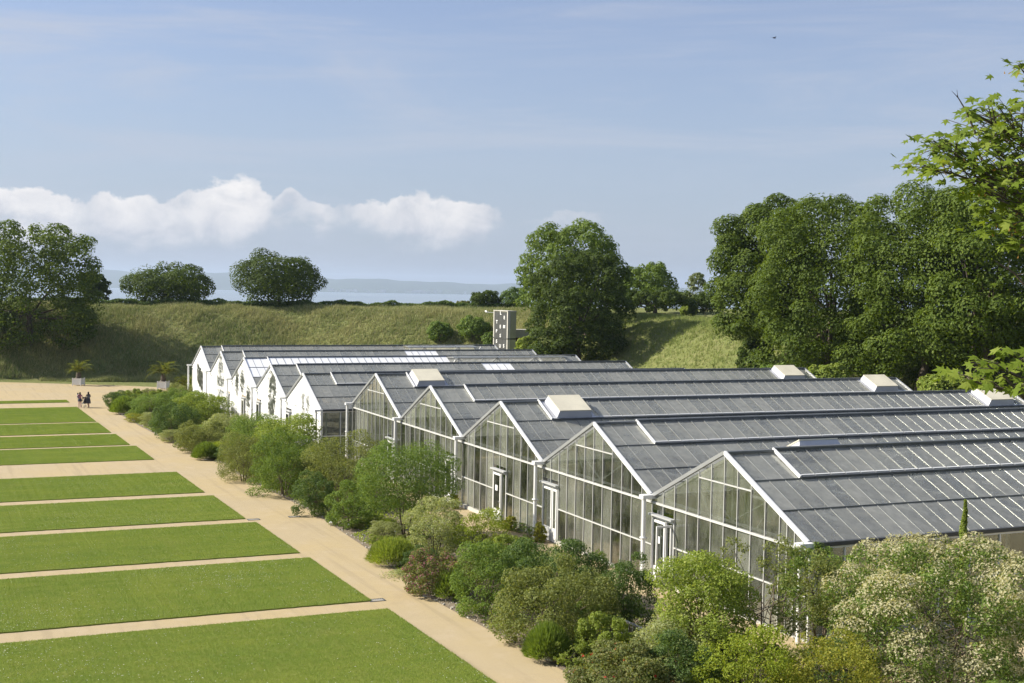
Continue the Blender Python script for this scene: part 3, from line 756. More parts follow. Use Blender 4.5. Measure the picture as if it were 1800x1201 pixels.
    # --- barge boards (verges)
    for q, (ya, yb) in enumerate(((0, W/2), (W, W/2))):
        MB().bar((-.06, ya + (.10 if q == 0 else -.10), he + .03), (-.06, yb, hp + .06), .10, .15 if q == 0 else .14).build('barge_board', M['white_metal'] if q == 0 else M['zinc'], root)  # same white boards; shade on the far verge painted in with grey zinc
    # --- gable wall
    gm = M['whitewash'] if white else M['gable_glass']
    zb, zm, zt = .14, 1.60, he - .26
    zs = zr(W/2 - 2*MW) - .32
    dk = door_cols
    dtop = 2.72
    def quad(y0, y1, za, zb0, zb1, thick=.004):
        mb = MB(); mb.prism([(y0, za), (y1, za), (y1, zb1), (y0, zb0)], 0, -thick, thick); mb.build('pane', gm, root)
    g_ = .018
    for k in range(NG):
        subs = [(k*MW, (k+1)*MW)]
        if half_panes and k < 2: subs = [(k*MW, (k+.5)*MW), ((k+.5)*MW, (k+1)*MW)]
        for (ya, yb) in subs:
            y0, y1 = ya + g_, yb - g_
            isd = dk is not None and dk <= k < dk + 2
            if isd: quad(y0, y1, dtop + .14, zt - .05, zt - .05)
            else:
                quad(y0, y1, zb, zm - .03, zm - .03); quad(y0, y1, zm + .03, zt - .05, zt - .05)
            r0, r1 = zr(y0) - .14, zr(y1) - .14
            if 4 <= k < 8: quad(y0, y1, zt + .05, zs - .03, zs - .03); quad(y0, y1, zs + .03, r0, r1)
            else: quad(y0, y1, zt + .05, max(zt + .06, r0), max(zt + .06, r1))
    f = MB()
    ys = [k*MW for k in range(NG+1)] + ([.5*MW, 1.5*MW] if half_panes else [])
    for y in ys:
        k = round(y/MW); lo = 0 if not (dk is not None and dk < y/MW < dk + 2 - .01) else dtop
        f.bar((-.03 if not white else -.004, y, lo), (-.03 if not white else -.004, y, zr(y) - .1), .028, .040 if not white else .012, up=(1, 0, 0))
    f.bar((-.04, 0, zt), (-.04, W, zt), .09, .075); f.bar((-.03, 4*MW, zs), (-.03, 8*MW, zs), .04, .045)
    if dk is None: f.bar((-.035, 0, zm), (-.035, W, zm), .04, .05)
    else:
        if dk > 0: f.bar((-.035, 0, zm), (-.035, dk*MW, zm), .04, .05)
        if dk + 2 < NG: f.bar((-.035, (dk+2)*MW, zm), (-.035, W, zm), .04, .05)
    f.build('gable_frame', M['whitewash'] if white else M['gframe'], root)
    f = MB()
    if dk is None or dk == 0: segs = [(0 if dk is None else 2*MW, W)]
    else: segs = [(0, dk*MW), ((dk+2)*MW, W)]
    for u, v in segs:
        if v - u > .1: f.box(-.10, .08, u, v, -.35, .13)
    f.build('plinth', M['concrete'], root)
    if dk is not None: door_unit(root, dk*MW + .02, (dk+2)*MW - .02, -.04 + (zg and 0), white, two_leaf, notice, open_leaf)
    # --- downpipes with hopper heads
    for y in ([0] + ([W] if last else [])):
        x = -.42
        z_ = np.linspace(-.3, he - .1, 5)
        MB().tube(np.c_[np.full(5, x), np.full(5, y), z_], .085, 12).box(x-.11, x+.11, y-.11, y+.11, he*.52, he*.52+.06).build('downpipe', M['white_metal'], root, True)
        MB().box(x-.14, .02, y-.16, y+.16, he-.10, he+.05).build('hopper', M['white_metal'], root)
    # --- rear gable
    b = MB()
    for k in range(NG):
        y0, y1 = k*MW + .02, (k+1)*MW - .02
        b.add([(length, y0, .1), (length, y1, .1), (length, y1, zr(y1) - .1), (length, y0, zr(y0) - .1)], [[0, 1, 2, 3]])
    b.build('rear_glazing', M['wall_glass'], root)['kind'] = 'stuff'
    f = MB()
    for k in range(NG+1): f.bar((length + .03, k*MW, 0), (length + .03, k*MW, zr(k*MW) - .06), .05, .06, up=(1, 0, 0))
    f.bar((length + .05, 0, he + .03), (length + .05, W/2, hp + .06), .12, .2); f.bar((length + .05, W, he + .03), (length + .05, W/2, hp + .06), .12, .2)
    f.bar((length + .03, 0, zt), (length + .03, W, zt), .08, .08)
    f.build('rear_frame', M['alu'], root)
    # --- inner structure: posts, ties, truss webs
    f = MB(); nb = 8
    for q in range(nb + 1):
        x = .35 + q*(length - .7)/nb
        for y in (.12, W/2, W - .12):
            if y == W/2: f.bar((x, y, he - .1), (x, y, hp - .05), .07)
            else: f.bar((x, y, -.2), (x, y, he), .10)
        f.bar((x, .1, he - .2), (x, W - .1, he - .2), .08, .10)
        f.bar((x, .1, he - .02), (x, W/2, hp - .06), .08, .10); f.bar((x, W - .1, he - .02), (x, W/2, hp - .06), .08, .10)
        for u, v, w_ in ((W*.25, W*.25, .5), (W*.75, W*.75, .5)):
            f.bar((x, u, he + rise*.5 - .05), (x, W/2, he - .15), .05); f.bar((x, u, he + rise*.5 - .05), (x, u*.6 + W*.2 - .0, he - .18), .05)
    for y in (W*.25, W*.5, W*.75): f.bar((.2, y, zr(y) - .14), (length - .2, y, zr(y) - .14), .06)
    f.build('inner_frame', M['alu'], root)
    # --- near side wall
    if side_wall:
        ns = ncol//2; pws = length/ns
        for c in range(ns):
            for (za, zc) in ((.35, 1.7), (1.76, he - .16)):
                link('pane', pane_mesh('sidewall', pws - .05, zc - za, M['wall_glass']), root, loc=((c + .5)*pws, 0, (za + zc)/2), rot=(math.pi/2, 0, 0))
        f = MB()
        for c in range(ns + 1): f.bar((c*pws, -.02, -.1), (c*pws, -.02, he - .1), .05, .06, up=(0, 1, 0))
        f.bar((0, -.02, 1.73), (length, -.02, 1.73), .05, .06); f.bar((0, -.03, he - .14), (length, -.03, he - .14), .05, .08)
        f.build('side_frame', M['white_metal'], root)
        MB().box(0, length, -.09, .09, -.4, .33).build('plinth', M['concrete'], root)
        MB().box(-.11, .02, -.16, -.02, -.3, he - .12).build('corner_post', M['white_metal'], root)
    # --- hatches standing on the upper row
    for hx in hatches: hatch(root, hx, a, rl, he, ca, sa, 1)
    if back_hatch is not None: hatch(root, back_hatch, a, rl, he, ca, sa, -1)
    return root, dict(he=he, hp=hp, a=a, rl=rl, zr=zr, zt=zt)
def hatch(root, x, a, rl, he, ca, sa, side):
    dist = 2.47*rl; y, z = dist*ca, he + dist*sa + .09; rot = (a, 0, 0)
    if side < 0: y = W - y; rot = (-a, 0, 0)
    wx, wy, hh = 1.02, .84, .37
    def fr(x0, x1, y0, y1, z0, X0, X1, Y0, Y1, z1): return MB().add([(x0,y0,z0),(x1,y0,z0),(x1,y1,z0),(x0,y1,z0),(X0,Y0,z1),(X1,Y0,z1),(X1,Y1,z1),(X0,Y1,z1)], BOXF)
    h = fr(-wx, wx, -wy, wy, 0, -wx*.86, wx*.86, -wy*.9, wy*.95, hh)
    h.box(-wx-.18, wx+.18, -wy-.04, wy+.03, -.05, .03)
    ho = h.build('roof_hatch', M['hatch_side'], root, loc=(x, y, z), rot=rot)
    MB().box(-wx*.88, wx*.88, -wy*.92, wy*.97, hh + .004, hh + .05).build('cover', M['hatch_top'], ho)

CL, CN, HE, HP = 34.09, 50, 3.648, 5.969
bays = []
ordn = ['nearest', 'second', 'third', 'fourth', 'fifth']
cfg = [dict(door_cols=10, notice=True, open_leaf=True, back_hatch=4.4, side_wall=True, half_panes=True),
       dict(door_cols=10, two_leaf=True),
       dict(door_cols=5, notice=True, hatches=(3.35, 32.0)),
       dict(door_cols=1, two_leaf=False, hatches=(32.0,)),
       dict(door_cols=1, hatches=(3.2, 32.0), last=True)]
desc = ['nearest clear glass gabled glasshouse at right, door with paper notice at its left end',
        'second clear glass gabled glasshouse from the right, with a double white door',
        'third clear glasshouse from the right, door under the ridge and a hatch on its roof',
        'fourth clear glasshouse from the right, between two bays that carry roof hatches near the gable',
        'farthest clear glass gabled glasshouse, beside the white painted gables']
for i in range(5): bays.append(bay(0, i*W, HE, HP, CL, CN, desc[i], **cfg[i]))
QS, QT = -1.26, 54.6
WHE, WHP, WL, WN = 2.881, 5.069, 33.07, 48
wcfg = [dict(door_cols=10, side_wall=True), dict(door_cols=10, white_cols=(27, 31)), dict(door_cols=5, white_cols=(0, 28), white_rows=(1, 2), open_cols=(28, 46, .40)),
        dict(door_cols=1, white_cols=(27, 32)), dict(door_cols=None, open_cols=(32, 44, .36), last=True)]
wdesc = ['nearest white painted glasshouse gable with paired flower stalks drawn on it',
         'second white painted glasshouse gable with one big feathery leaf drawn on it',
         'middle white painted glasshouse gable with three little trees, roof panes whitewashed',
         'fourth white painted glasshouse gable with a tall oval leaf pattern',
         'farthest white painted glasshouse gable with small dark window shapes, by the palms']
wb = []
for i in range(5): wb.append(bay(QS, QT + i*W, WHE, WHP, WL, WN, wdesc[i], white=True, **wcfg[i]))

M['floor'] = plain('glasshouse_floor', (.15, .135, .10), .9, var=.35, scale=.9)
tag(plane_poly('glasshouse_floor', [(.12, .1), (CL - .1, .1), (CL - .1, 5*W - .1), (.12, 5*W - .1)], M['floor'], .024), 'dark earth floor inside the clear glasshouses', 'floor', kind='structure')
tag(plane_poly('glasshouse_floor', [(QS + .12, QT + .1), (QS + WL - .1, QT + .1), (QS + WL - .1, QT + 5*W - .1), (QS + .12, QT + 5*W - .1)], M['floor'], .024), 'dark earth floor inside the white painted glasshouses', 'floor', kind='structure')
# drawings on the white gables: flat cut shapes just proud of the panes
def petal(mb, y, z, ln, wd, ang, x=-.078):
    c, s = math.cos(ang), math.sin(ang); P = []; ln, wd = ln*1.25, wd*1.3
    for u, v in ((-.5, 0), (-.2, .5), (.2, .42), (.5, 0), (.2, -.42), (-.2, -.5)):
        a, b = u*ln, v*wd; P.append((x, y + a*c - b*s, z + a*s + b*c))
    mb.add(P + [(x, y, z)], [[(k+1) % 6, k, 6] for k in range(6)])
def stroke(mb, pts, wd, x=-.078):
    for p, q in zip(pts[:-1], pts[1:]): mb.bar((x, *p), (x, *q), .006, wd, up=(1, 0, 0)) if False else petal(mb, (p[0]+q[0])/2, (p[1]+q[1])/2, math.hypot(q[0]-p[0], q[1]-p[1])*1.15, wd, math.atan2(q[1]-p[1], q[0]-p[0]), x)
mr = np.random.default_rng(77)
def undergrowth(mb, skip=None):
    for k in range(90):
        y = mr.uniform(.2, W-.2)
        if skip and skip[0] < y < skip[1]: continue
        h = mr.uniform(.3, 1.15); b = mr.normal(0, .35)
        stroke(mb, [(y, .25), (y + b*.3, .25 + h*.5), (y + b, .25 + h)], mr.uniform(.05, .12))
        for q in range(3): petal(mb, y + b*mr.uniform(.3, 1.1), .3 + h*mr.uniform(.5, 1.1), mr.uniform(.12, .3), mr.uniform(.07, .15), mr.uniform(0, 3))
def mural(i):
    mb = MB(); root = wb[i][0]
    if i == 0:      # paired stalks
        for yc in (3.6, 5.0):
            for z in np.arange(1.55, 4.4, .12):
                for q in range(2): petal(mb, yc + mr.normal(0, .17) + (z-3)*.08, z, mr.uniform(.10, .3), mr.uniform(.06, .14), mr.uniform(.8, 2.3))
        for z in np.arange(2.3, 4.0, .16): petal(mb, 7.1 + mr.normal(0, .1), z, .16, .06, mr.uniform(0, 3))
        stroke(mb, [(3.0, 2.0), (3.6, 1.75), (4.4, 1.5), (5.2, 1.1), (5.6, .8)], .16)
        stroke(mb, [(1.6, .6), (1.9, 1.1), (2.5, 1.25), (3.0, .9), (3.1, .5)], .13); stroke(mb, [(.5, .5), (.8, 1.0), (1.3, 1.1), (1.6, .7)], .12)
        undergrowth(mb, (8.4, 10.3))
    if i == 1:      # feathery leaf
        for k in range(330):
            u = mr.uniform(-1, 1); v = mr.uniform(-1, 1)
            if u*u + v*v > 1 or (u*u + v*v < .12 and v > 0): continue
            y = 4.55 + u*1.15 - v*.35; z = 3.6 + v*1.75
            if abs(z - 3.35) < .06: continue
            petal(mb, y, z, mr.uniform(.15, .42), mr.uniform(.07, .16), math.pi/2 + u*.9 + mr.normal(0, .2))
        stroke(mb, [(5.9, 4.6), (5.6, 5.3), (5.0, 5.6), (4.4, 5.3)], .1); undergrowth(mb, (8.4, 10.3))
    if i == 2:      # three trees
        for yc, zc, rr in ((7.9, 3.9, .95), (5.6, 4.1, 1.0), (3.2, 2.9, .85)):
            for k in range(90):
                u, v = mr.normal(0, .5, 2)
                if u*u + v*v > 1.2: continue
                petal(mb, yc + u*rr*.75, zc + v*rr*1.25, mr.uniform(.12, .36), mr.uniform(.08, .18), mr.uniform(0, 3.1))
            stroke(mb, [(yc, zc - rr*1.3), (yc + .1, zc - rr*1.9), (yc, 1.2), (yc + .05, .5)], .1)
        stroke(mb, [(4.3, 5.2), (4.0, 4.6), (4.3, 3.9)], .07); undergrowth(mb, (4.2, 6.0))
    if i == 3:      # tall oval of leaves
        for z in np.arange(1.6, 6.0, .27):
            hw = 1.5*math.sqrt(max(0, 1 - ((z - 3.8)/2.3)**2))*(.75 if z > 4.3 else 1)
            for y in np.arange(5.1 - hw, 5.1 + hw, .36):
                if mr.random() < .82 and abs(z - 2.95) > .1: petal(mb, y + mr.normal(0, .05), z + mr.normal(0, .04), mr.uniform(.25, .46), mr.uniform(.12, .2), math.pi/2 + mr.normal(0, .45))
        undergrowth(mb, (.8, 2.6))
    if i == 4:      # window-like shapes with hanging stems
        for y0, y1, z0, z1 in ((6.2, 6.9, 2.6, 4.7), (5.0, 5.9, 3.3, 4.3), (4.2, 4.8, 2.2, 4.0), (5.0, 5.7, 2.5, 3.1)):
            for k in range(44):
                z = mr.uniform(z0, z1)
                if abs(z - 3.2) > .05: petal(mb, mr.uniform(y0, y1), z, mr.uniform(.25, .5), mr.uniform(.14, .24), math.pi/2 + mr.normal(0, .35))
        for k in range(40): petal(mb, mr.uniform(3, 7.6), mr.uniform(1.4, 2.7), .16, .06, mr.uniform(0, 3))
        undergrowth(mb)
    o = mb.build('wall_drawing', M['mural'], root); o['kind'] = 'stuff'; o.location = (-.012, 0, 0)
for i in range(5): mural(i)

# ------------------------------------------------------------------ tower with lettering and gateway behind the glasshouses
def tower():
    Y = 160.0; corner = at(893.5, 548, Y); gz = float(terrain(corner[0], Y)); gz = min(gz, 1.0)
    root = link('sign_tower', None, loc=(corner[0], Y, gz), rot=(0, 0, ROTZ)); tag(root, 'slim tower with dark lettered side and olive concrete end', 'tower')
    Ht = corner[2] - gz; L1, L2 = 4.5, 1.1      # along e (lettered side), along n
    MB().box(.05, L2, .02, L1 - .02, -1, Ht).build('core', M['tower_conc'], root)
    zj = at(892, 596, Y)[2] - gz
    for z0, z1 in ((-.5, zj - .07), (zj + .07, Ht - .12)):
        for k in range(3):
            y0 = .28 + k*(L1 - .56)/3; MB().box(-.03, .05, y0 + .015, y0 + (L1 - .56)/3 - .015, z0, z1).build('cladding_panel', M['tower_dark'], root)
    for y0 in (-.02, L1 - .26): MB().box(-.06, .30, y0, y0 + .26, -1, Ht - .02).build('edge_pilaster', M['letter'] if False else M['concrete'], root)
    MB().box(-.08, L2 + .04, -.04, L1 + .04, Ht, Ht + .10).build('coping', M['concrete'], root)
    MB().box(-.09, L2 + .03, -.05, L1 + .05, zj - .06, zj + .06).build('joint_band', M['tower_dark'], root)
    for k in range(2): MB().box(.33, L2 - .01, -.028, .018, (-.5, zj + .08)[k], (zj - .08, Ht - .04)[k]).build('end_panel', M['tower_conc'], root)
    ltr = [('L', 381, 551), ('E', 887.6, 558.8), ('T', 874.4, 566.2), ('E', 880.6, 574.6), ('M', 887.2, 574.8), ('P', 873.9, 582.4), ('S', 880.4, 590.4), ('S', 873.9, 600.2), ('U', 879.9, 608.6), ('S', 886.4, 608.6)]
    ltr[0] = ('L', 881.2, 550.8)
    for ch, px, py in ltr:
        # intersect pixel ray with the lettered plane
        r = ray(px, py); c_ = np.array([corner[0], Y]); n_ = NX
        k = (c_@n_)/(r[:2]@n_); P = r*k + np.array([0, 0, CAM_H])
        yl = min((P[:2] - c_)@EX, L1 - .62); zl = P[2] - gz
        cu = bpy.data.curves.new('letter', 'FONT'); cu.body = ch; cu.size = .56; cu.extrude = .02; cu.align_x = 'CENTER'; cu.align_y = 'CENTER'; cu.materials.append(M['letter']); cu.offset = .012
        co_ = bpy.data.objects.new('letter', cu); col.objects.link(co_); bpy.context.view_layer.update()
        lme = bpy.data.meshes.new_from_object(co_.evaluated_get(bpy.context.evaluated_depsgraph_get())); bpy.data.objects.remove(co_)
        o = link('letter', lme, root, loc=(-.07, yl, zl)); o.rotation_euler = (math.pi/2, 0, -math.pi/2); o.scale = (1.55, 1.05, 1)
    MB().bar((0, L1, Ht - .25), (-.3, L1 + 1.6, Ht - .2), .06).build('lamp_arm', M['zinc'], root)
    MB().tube([(-.3, L1 + 1.5, Ht - .2), (-.3, L1 + 2.1, Ht - .1)], [.14, .10], 9).build('floodlight', M['white_metal'], root)
    return root, gz
tw, tgz = tower()
def gateway():
    c = at(918, 600, 163.5); z0 = tgz - .5
    root = link('gateway', None, loc=(c[0], 163.5, z0), rot=(0, 0, ROTZ*.6)); tag(root, 'brick gateway under a concrete lintel beside the lettered tower', 'gateway')
    zl = at(918, 594, 163.5)[2] - z0; zt = at(918, 580, 163.5)[2] - z0
    MB().box(-1.2, 1.9, .2, 3.0, zl, zl + .28).build('lintel', M['concrete'], root)
    MB().box(-1.1, 1.7, .3, 2.9, zl + .29, zt).build('parapet', M['concrete'], root)
    MB().prism([(.2, 0), (3.4, 0), (3.4, zl), (.2, zl)], 0, 1.2, 1.8).build('wall', M['brick'], root)
    MB().prism([(-.9, -.5), (.2, -.5), (.2, zl*.85), (-.6, zl*.3)], 0, -.3, .1).build('wing_wall', M['brick'], root)
    MB().box(-1.1, 1.9, 2.6, 2.9, -.5, zl).build('rear_wall', M['brick'], root)
gateway()

# ------------------------------------------------------------------ trees
tree('broadleaf_tree', 'large dark broadleaf tree on the rampart at the left edge', (-80, 394, 182, 640), 187, 101, 'beech', 50, 5, 42000, .38, r0=.5, depth=.62, low=-.95, skirt=.9, free=True)
tree('broadleaf_tree', 'small dark tree half hidden behind the large left-hand tree', (135, 478, 194, 535), 212, 103, 'oak', 14, 5, 5500, .38, f1=.45)
tree('broadleaf_tree', 'low spreading tree behind the rampart, between the large left tree and the round one', (222, 474, 370, 562), 208, 105, 'oak', 22, 7, 16000, .36, low=-.85, skirt=.9, f1=.85, relief=.5)
tree('broadleaf_tree', 'compact round dark tree standing alone on the rampart crest', (420, 454, 560, 575), 206, 107, 'oak', 22, 7, 20000, .34, low=-.9, skirt=.9, f1=.80, relief=.5)
tree('broadleaf_tree', 'tall pale green tree rising behind the dark one right of the lettered tower', (914, 388, 1100, 610), 166, 109, 'lime_t', 34, 5, 26000, .36, jit=.4, low=-.7, skirt=.5)
tree('broadleaf_tree', 'dense dark tree right of the lettered tower, in front of a paler one', (926, 432, 1112, 676), 152, 111, 'oakd', 40, 5, 36000, .32, jit=.4, low=-.95, skirt=.95, f1=.36)
tree('broadleaf_tree', 'open crowned light tree right of the dense central trees', (1092, 460, 1188, 570), 196, 113, 'lime_t', 22, 5, 9000, .36, f1=.44, relief=.5)
tree('broadleaf_tree', 'dark rounded bushy tree below the open crowned one', (1088, 506, 1215, 590), 184, 115, 'oak', 26, 5, 11000, .34, low=-.85, skirt=1, f1=.58, relief=.4)
tree('slender_tree', 'slim greyish young tree on the skyline left of the tall wood', (1203, 476, 1243, 560), 182, 117, 'grey_t', 18, 3, 2600, .30, r0=.12, f1=.45)
for k, (bx, Y, sd_, mk, lab) in enumerate([
    ((1250, 352, 1440, 622), 124, 121, 'beech', 'leftmost tree of the tall dark wood behind the glasshouses'),
    ((1325, 333, 1575, 685), 114, 123, 'beech', 'second tree from the left in the tall dark wood'),
    ((1488, 320, 1740, 690), 107, 125, 'beech', 'broad middle tree of the tall dark wood'),
    ((1610, 316, 1860, 670), 101, 127, 'beech', 'tall dark wood tree with trunks showing near the right edge'),
    ((1790, 335, 2050, 640), 96, 129, 'beech', 'rightmost tree of the tall dark wood, cut by the frame')]):
    tree('broadleaf_tree', lab, bx, Y, sd_, mk, 40, 5, 52000 if k < 4 else 18000, .27 if k else .29, group='tall dark wood', r0=.45, low=-.92, f1=.38, f2=.50, jit=.4, skirt=.8 if k < 3 else .35, nst=1 if k < 3 else 3, spread=.5, inner=.17)
# skyline and bank bushes
for k, (bx, Y, mk, lab) in enumerate([
    ((826, 510, 878, 552), 204, 'oak', 'small dark bush on the crest above the lettered tower'),
    ((876, 506, 932, 556), 204, 'dark', 'bush on the crest just left of the central trees'),
    ((770, 528, 830, 550), 206, 'olive', 'low scrubby bush at the right end of the crest hedge'),
    ((752, 566, 796, 610), 182, 'green', 'round bush growing halfway up the bank left of the tower'),
    ((806, 558, 858, 612), 180, 'green', 'darker round bush on the bank close to the lettered tower'),
    ((848, 584, 876, 614), 174, 'green', 'small bush at the foot of the lettered tower'),
    ((906, 590, 950, 640), 158, 'lime', 'light green bush between gateway and central trees'),
    ((1194, 538, 1226, 592), 172, 'lime', 'upright pale shrub at the edge of the lit slope'),
    ((1205, 515, 1275, 572), 168, 'oak', 'dark bush on the crest left of the tall wood'),
    ((1296, 590, 1356, 672), 122, 'oak', 'dark shrub skirting the leftmost tall tree'),
    ((1418, 640, 1492, 690), 104, 'lime', 'sunlit low shrub behind the far end of the farthest clear glasshouse'),
    ((1618, 655, 1702, 712), 92, 'lime', 'sunlit low shrub behind the far end of the fourth clear glasshouse'),
    ((1330, 640, 1400, 680), 112, 'green', 'low shrub under the tall wood, left of the sunlit ones'),
    ((965, 585, 1010, 645), 150, 'beech', 'low dark skirt shrub under the dense central tree')]):
    tree('bush', lab, bx, Y, 200 + 2*k, mk, 18, 5, 5600, .25, cat='bush', f1=.52, relief=.4, r0=.08, low=-.85, skirt=1, nst=3, spread=.25)

# clipped hedge along the crest
def hedge(px0, px1, Y, lab, seed):
    r = np.random.default_rng(seed); n = 24000
    a, b = at(px0, 530, Y), at(px1, 530, Y); L_ = b[0] - a[0]
    u = r.random(n); x = a[0] + u*L_; side = r.random(n); hh = .95
    yy = np.where(side < .55, -.75, r.uniform(-.75, .75, n)); zz = np.where(side < .55, r.uniform(0, hh, n), hh)
    C = np.stack([x, Y + yy + r.normal(0, .08, n), terrain(x, np.full(n, Y)) + zz + .14*np.sin(x*.9) + .10*np.sin(x*2.3 + 1) + r.normal(0, .07, n)], -1)
    Nn = np.where((side < .55)[:, None], np.array([0, -1, .2]), np.array([0, 0, 1.]))
    V, Fq = leaf_quads(r, C, Nn, .30, .22, .7)
    root = link('hedge', None, loc=((a[0]+b[0])/2, Y, float(terrain((a[0]+b[0])/2, Y)))); tag(root, lab, 'hedge')
    V = V - np.array([root.location.x, root.location.y, root.location.z])
    link('foliage', mesh_np('foliage', V, Fq, LM['dark']), root)
    mb = MB()
    for q in np.linspace(.01, .99, 40):
        x0 = a[0] + q*L_ - root.location.x; z0 = float(terrain(a[0] + q*L_, Y)) - root.location.z
        mb.tube([(x0, 0, z0 - .2), (x0 + .1, .05, z0 + .6), (x0, 0, z0 + 1.0)], .04, 5)
    mb.build('stem', M['stem'], root)
hedge(60, 930, 203, 'long dark clipped hedge along the rampart crest', 301)

# long grass on the banks
def tufts(name, n, xr, yr, dr, seed, mat, hmin, hmax, bw, lab, blades=4, cond=None):
    r = np.random.default_rng(seed); P = np.zeros((0, 2))
    while len(P) < n:
        q = np.c_[r.uniform(*xr, n), r.uniform(*yr, n)]; d = outside_dist(q[:, 0], q[:, 1])
        k = (d > dr[0]) & (d < dr[1])
        if cond is not None: k &= cond(q[:, 0], q[:, 1])
        P = np.vstack([P, q[k]])
    P = P[:n]; z = terrain(P[:, 0], P[:, 1])
    patch = .45 + 1.1*np.clip(.5 + .5*wob(P[:, 0], P[:, 1], .8) + .35*wob(P[:, 1]*1.3, P[:, 0], 2.1), 0, 1.2)
    C = np.repeat(np.c_[P, z], blades, 0); m = len(C); h = np.repeat(r.uniform(hmin, hmax, n)*patch, blades)*r.uniform(.6, 1.1, m)
    C[:, :2] += r.normal(0, .10, (m, 2))
    a = r.uniform(0, 2*math.pi, m); a2 = r.uniform(0, 2*math.pi, m); ln = h*r.uniform(.1, .7, m)
    dx = np.c_[np.cos(a), np.sin(a), np.zeros(m)]*bw/2
    tip = C + np.c_[np.cos(a2)*ln + .12*h, np.sin(a2)*ln, h]
    C[:, 2] -= .05
    V = np.stack([C - dx, C + dx, tip], 1).reshape(-1, 3)
    tag(link(name, mesh_np(name, V, np.arange(3*m).reshape(-1, 3), mat)), lab, 'grass', kind='stuff')
tufts('bank_grass', 64000, (-100, 6), (150, 208), (.2, 22), 311, M['wild_grass'], .30, .75, .075, 'long pale seeding grass over the far rampart bank')
tufts('slope_grass', 24000, (0, 48), (78, 176), (.2, 20), 313, M['green_grass'], .22, .5, .06, 'fresh green grass on the slope behind the glasshouses', cond=lambda x, y: x > 2)
tufts('verge_grass', 9000, (-66, -36), (170, 186), (-6, .4), 315, M['wild_grass'], .35, .85, .06, 'tall straw coloured grass at the foot of the bank behind the palm tubs', cond=lambda x, y: ((y - 170) > (x + 66)*(-.33) + 9) )
tufts('marigold_drift', 2600, (4, 24), (104, 150), (.0, 2.2), 317, LM['orangef'], .25, .5, .10, 'drift of orange flowers at the foot of the green slope')

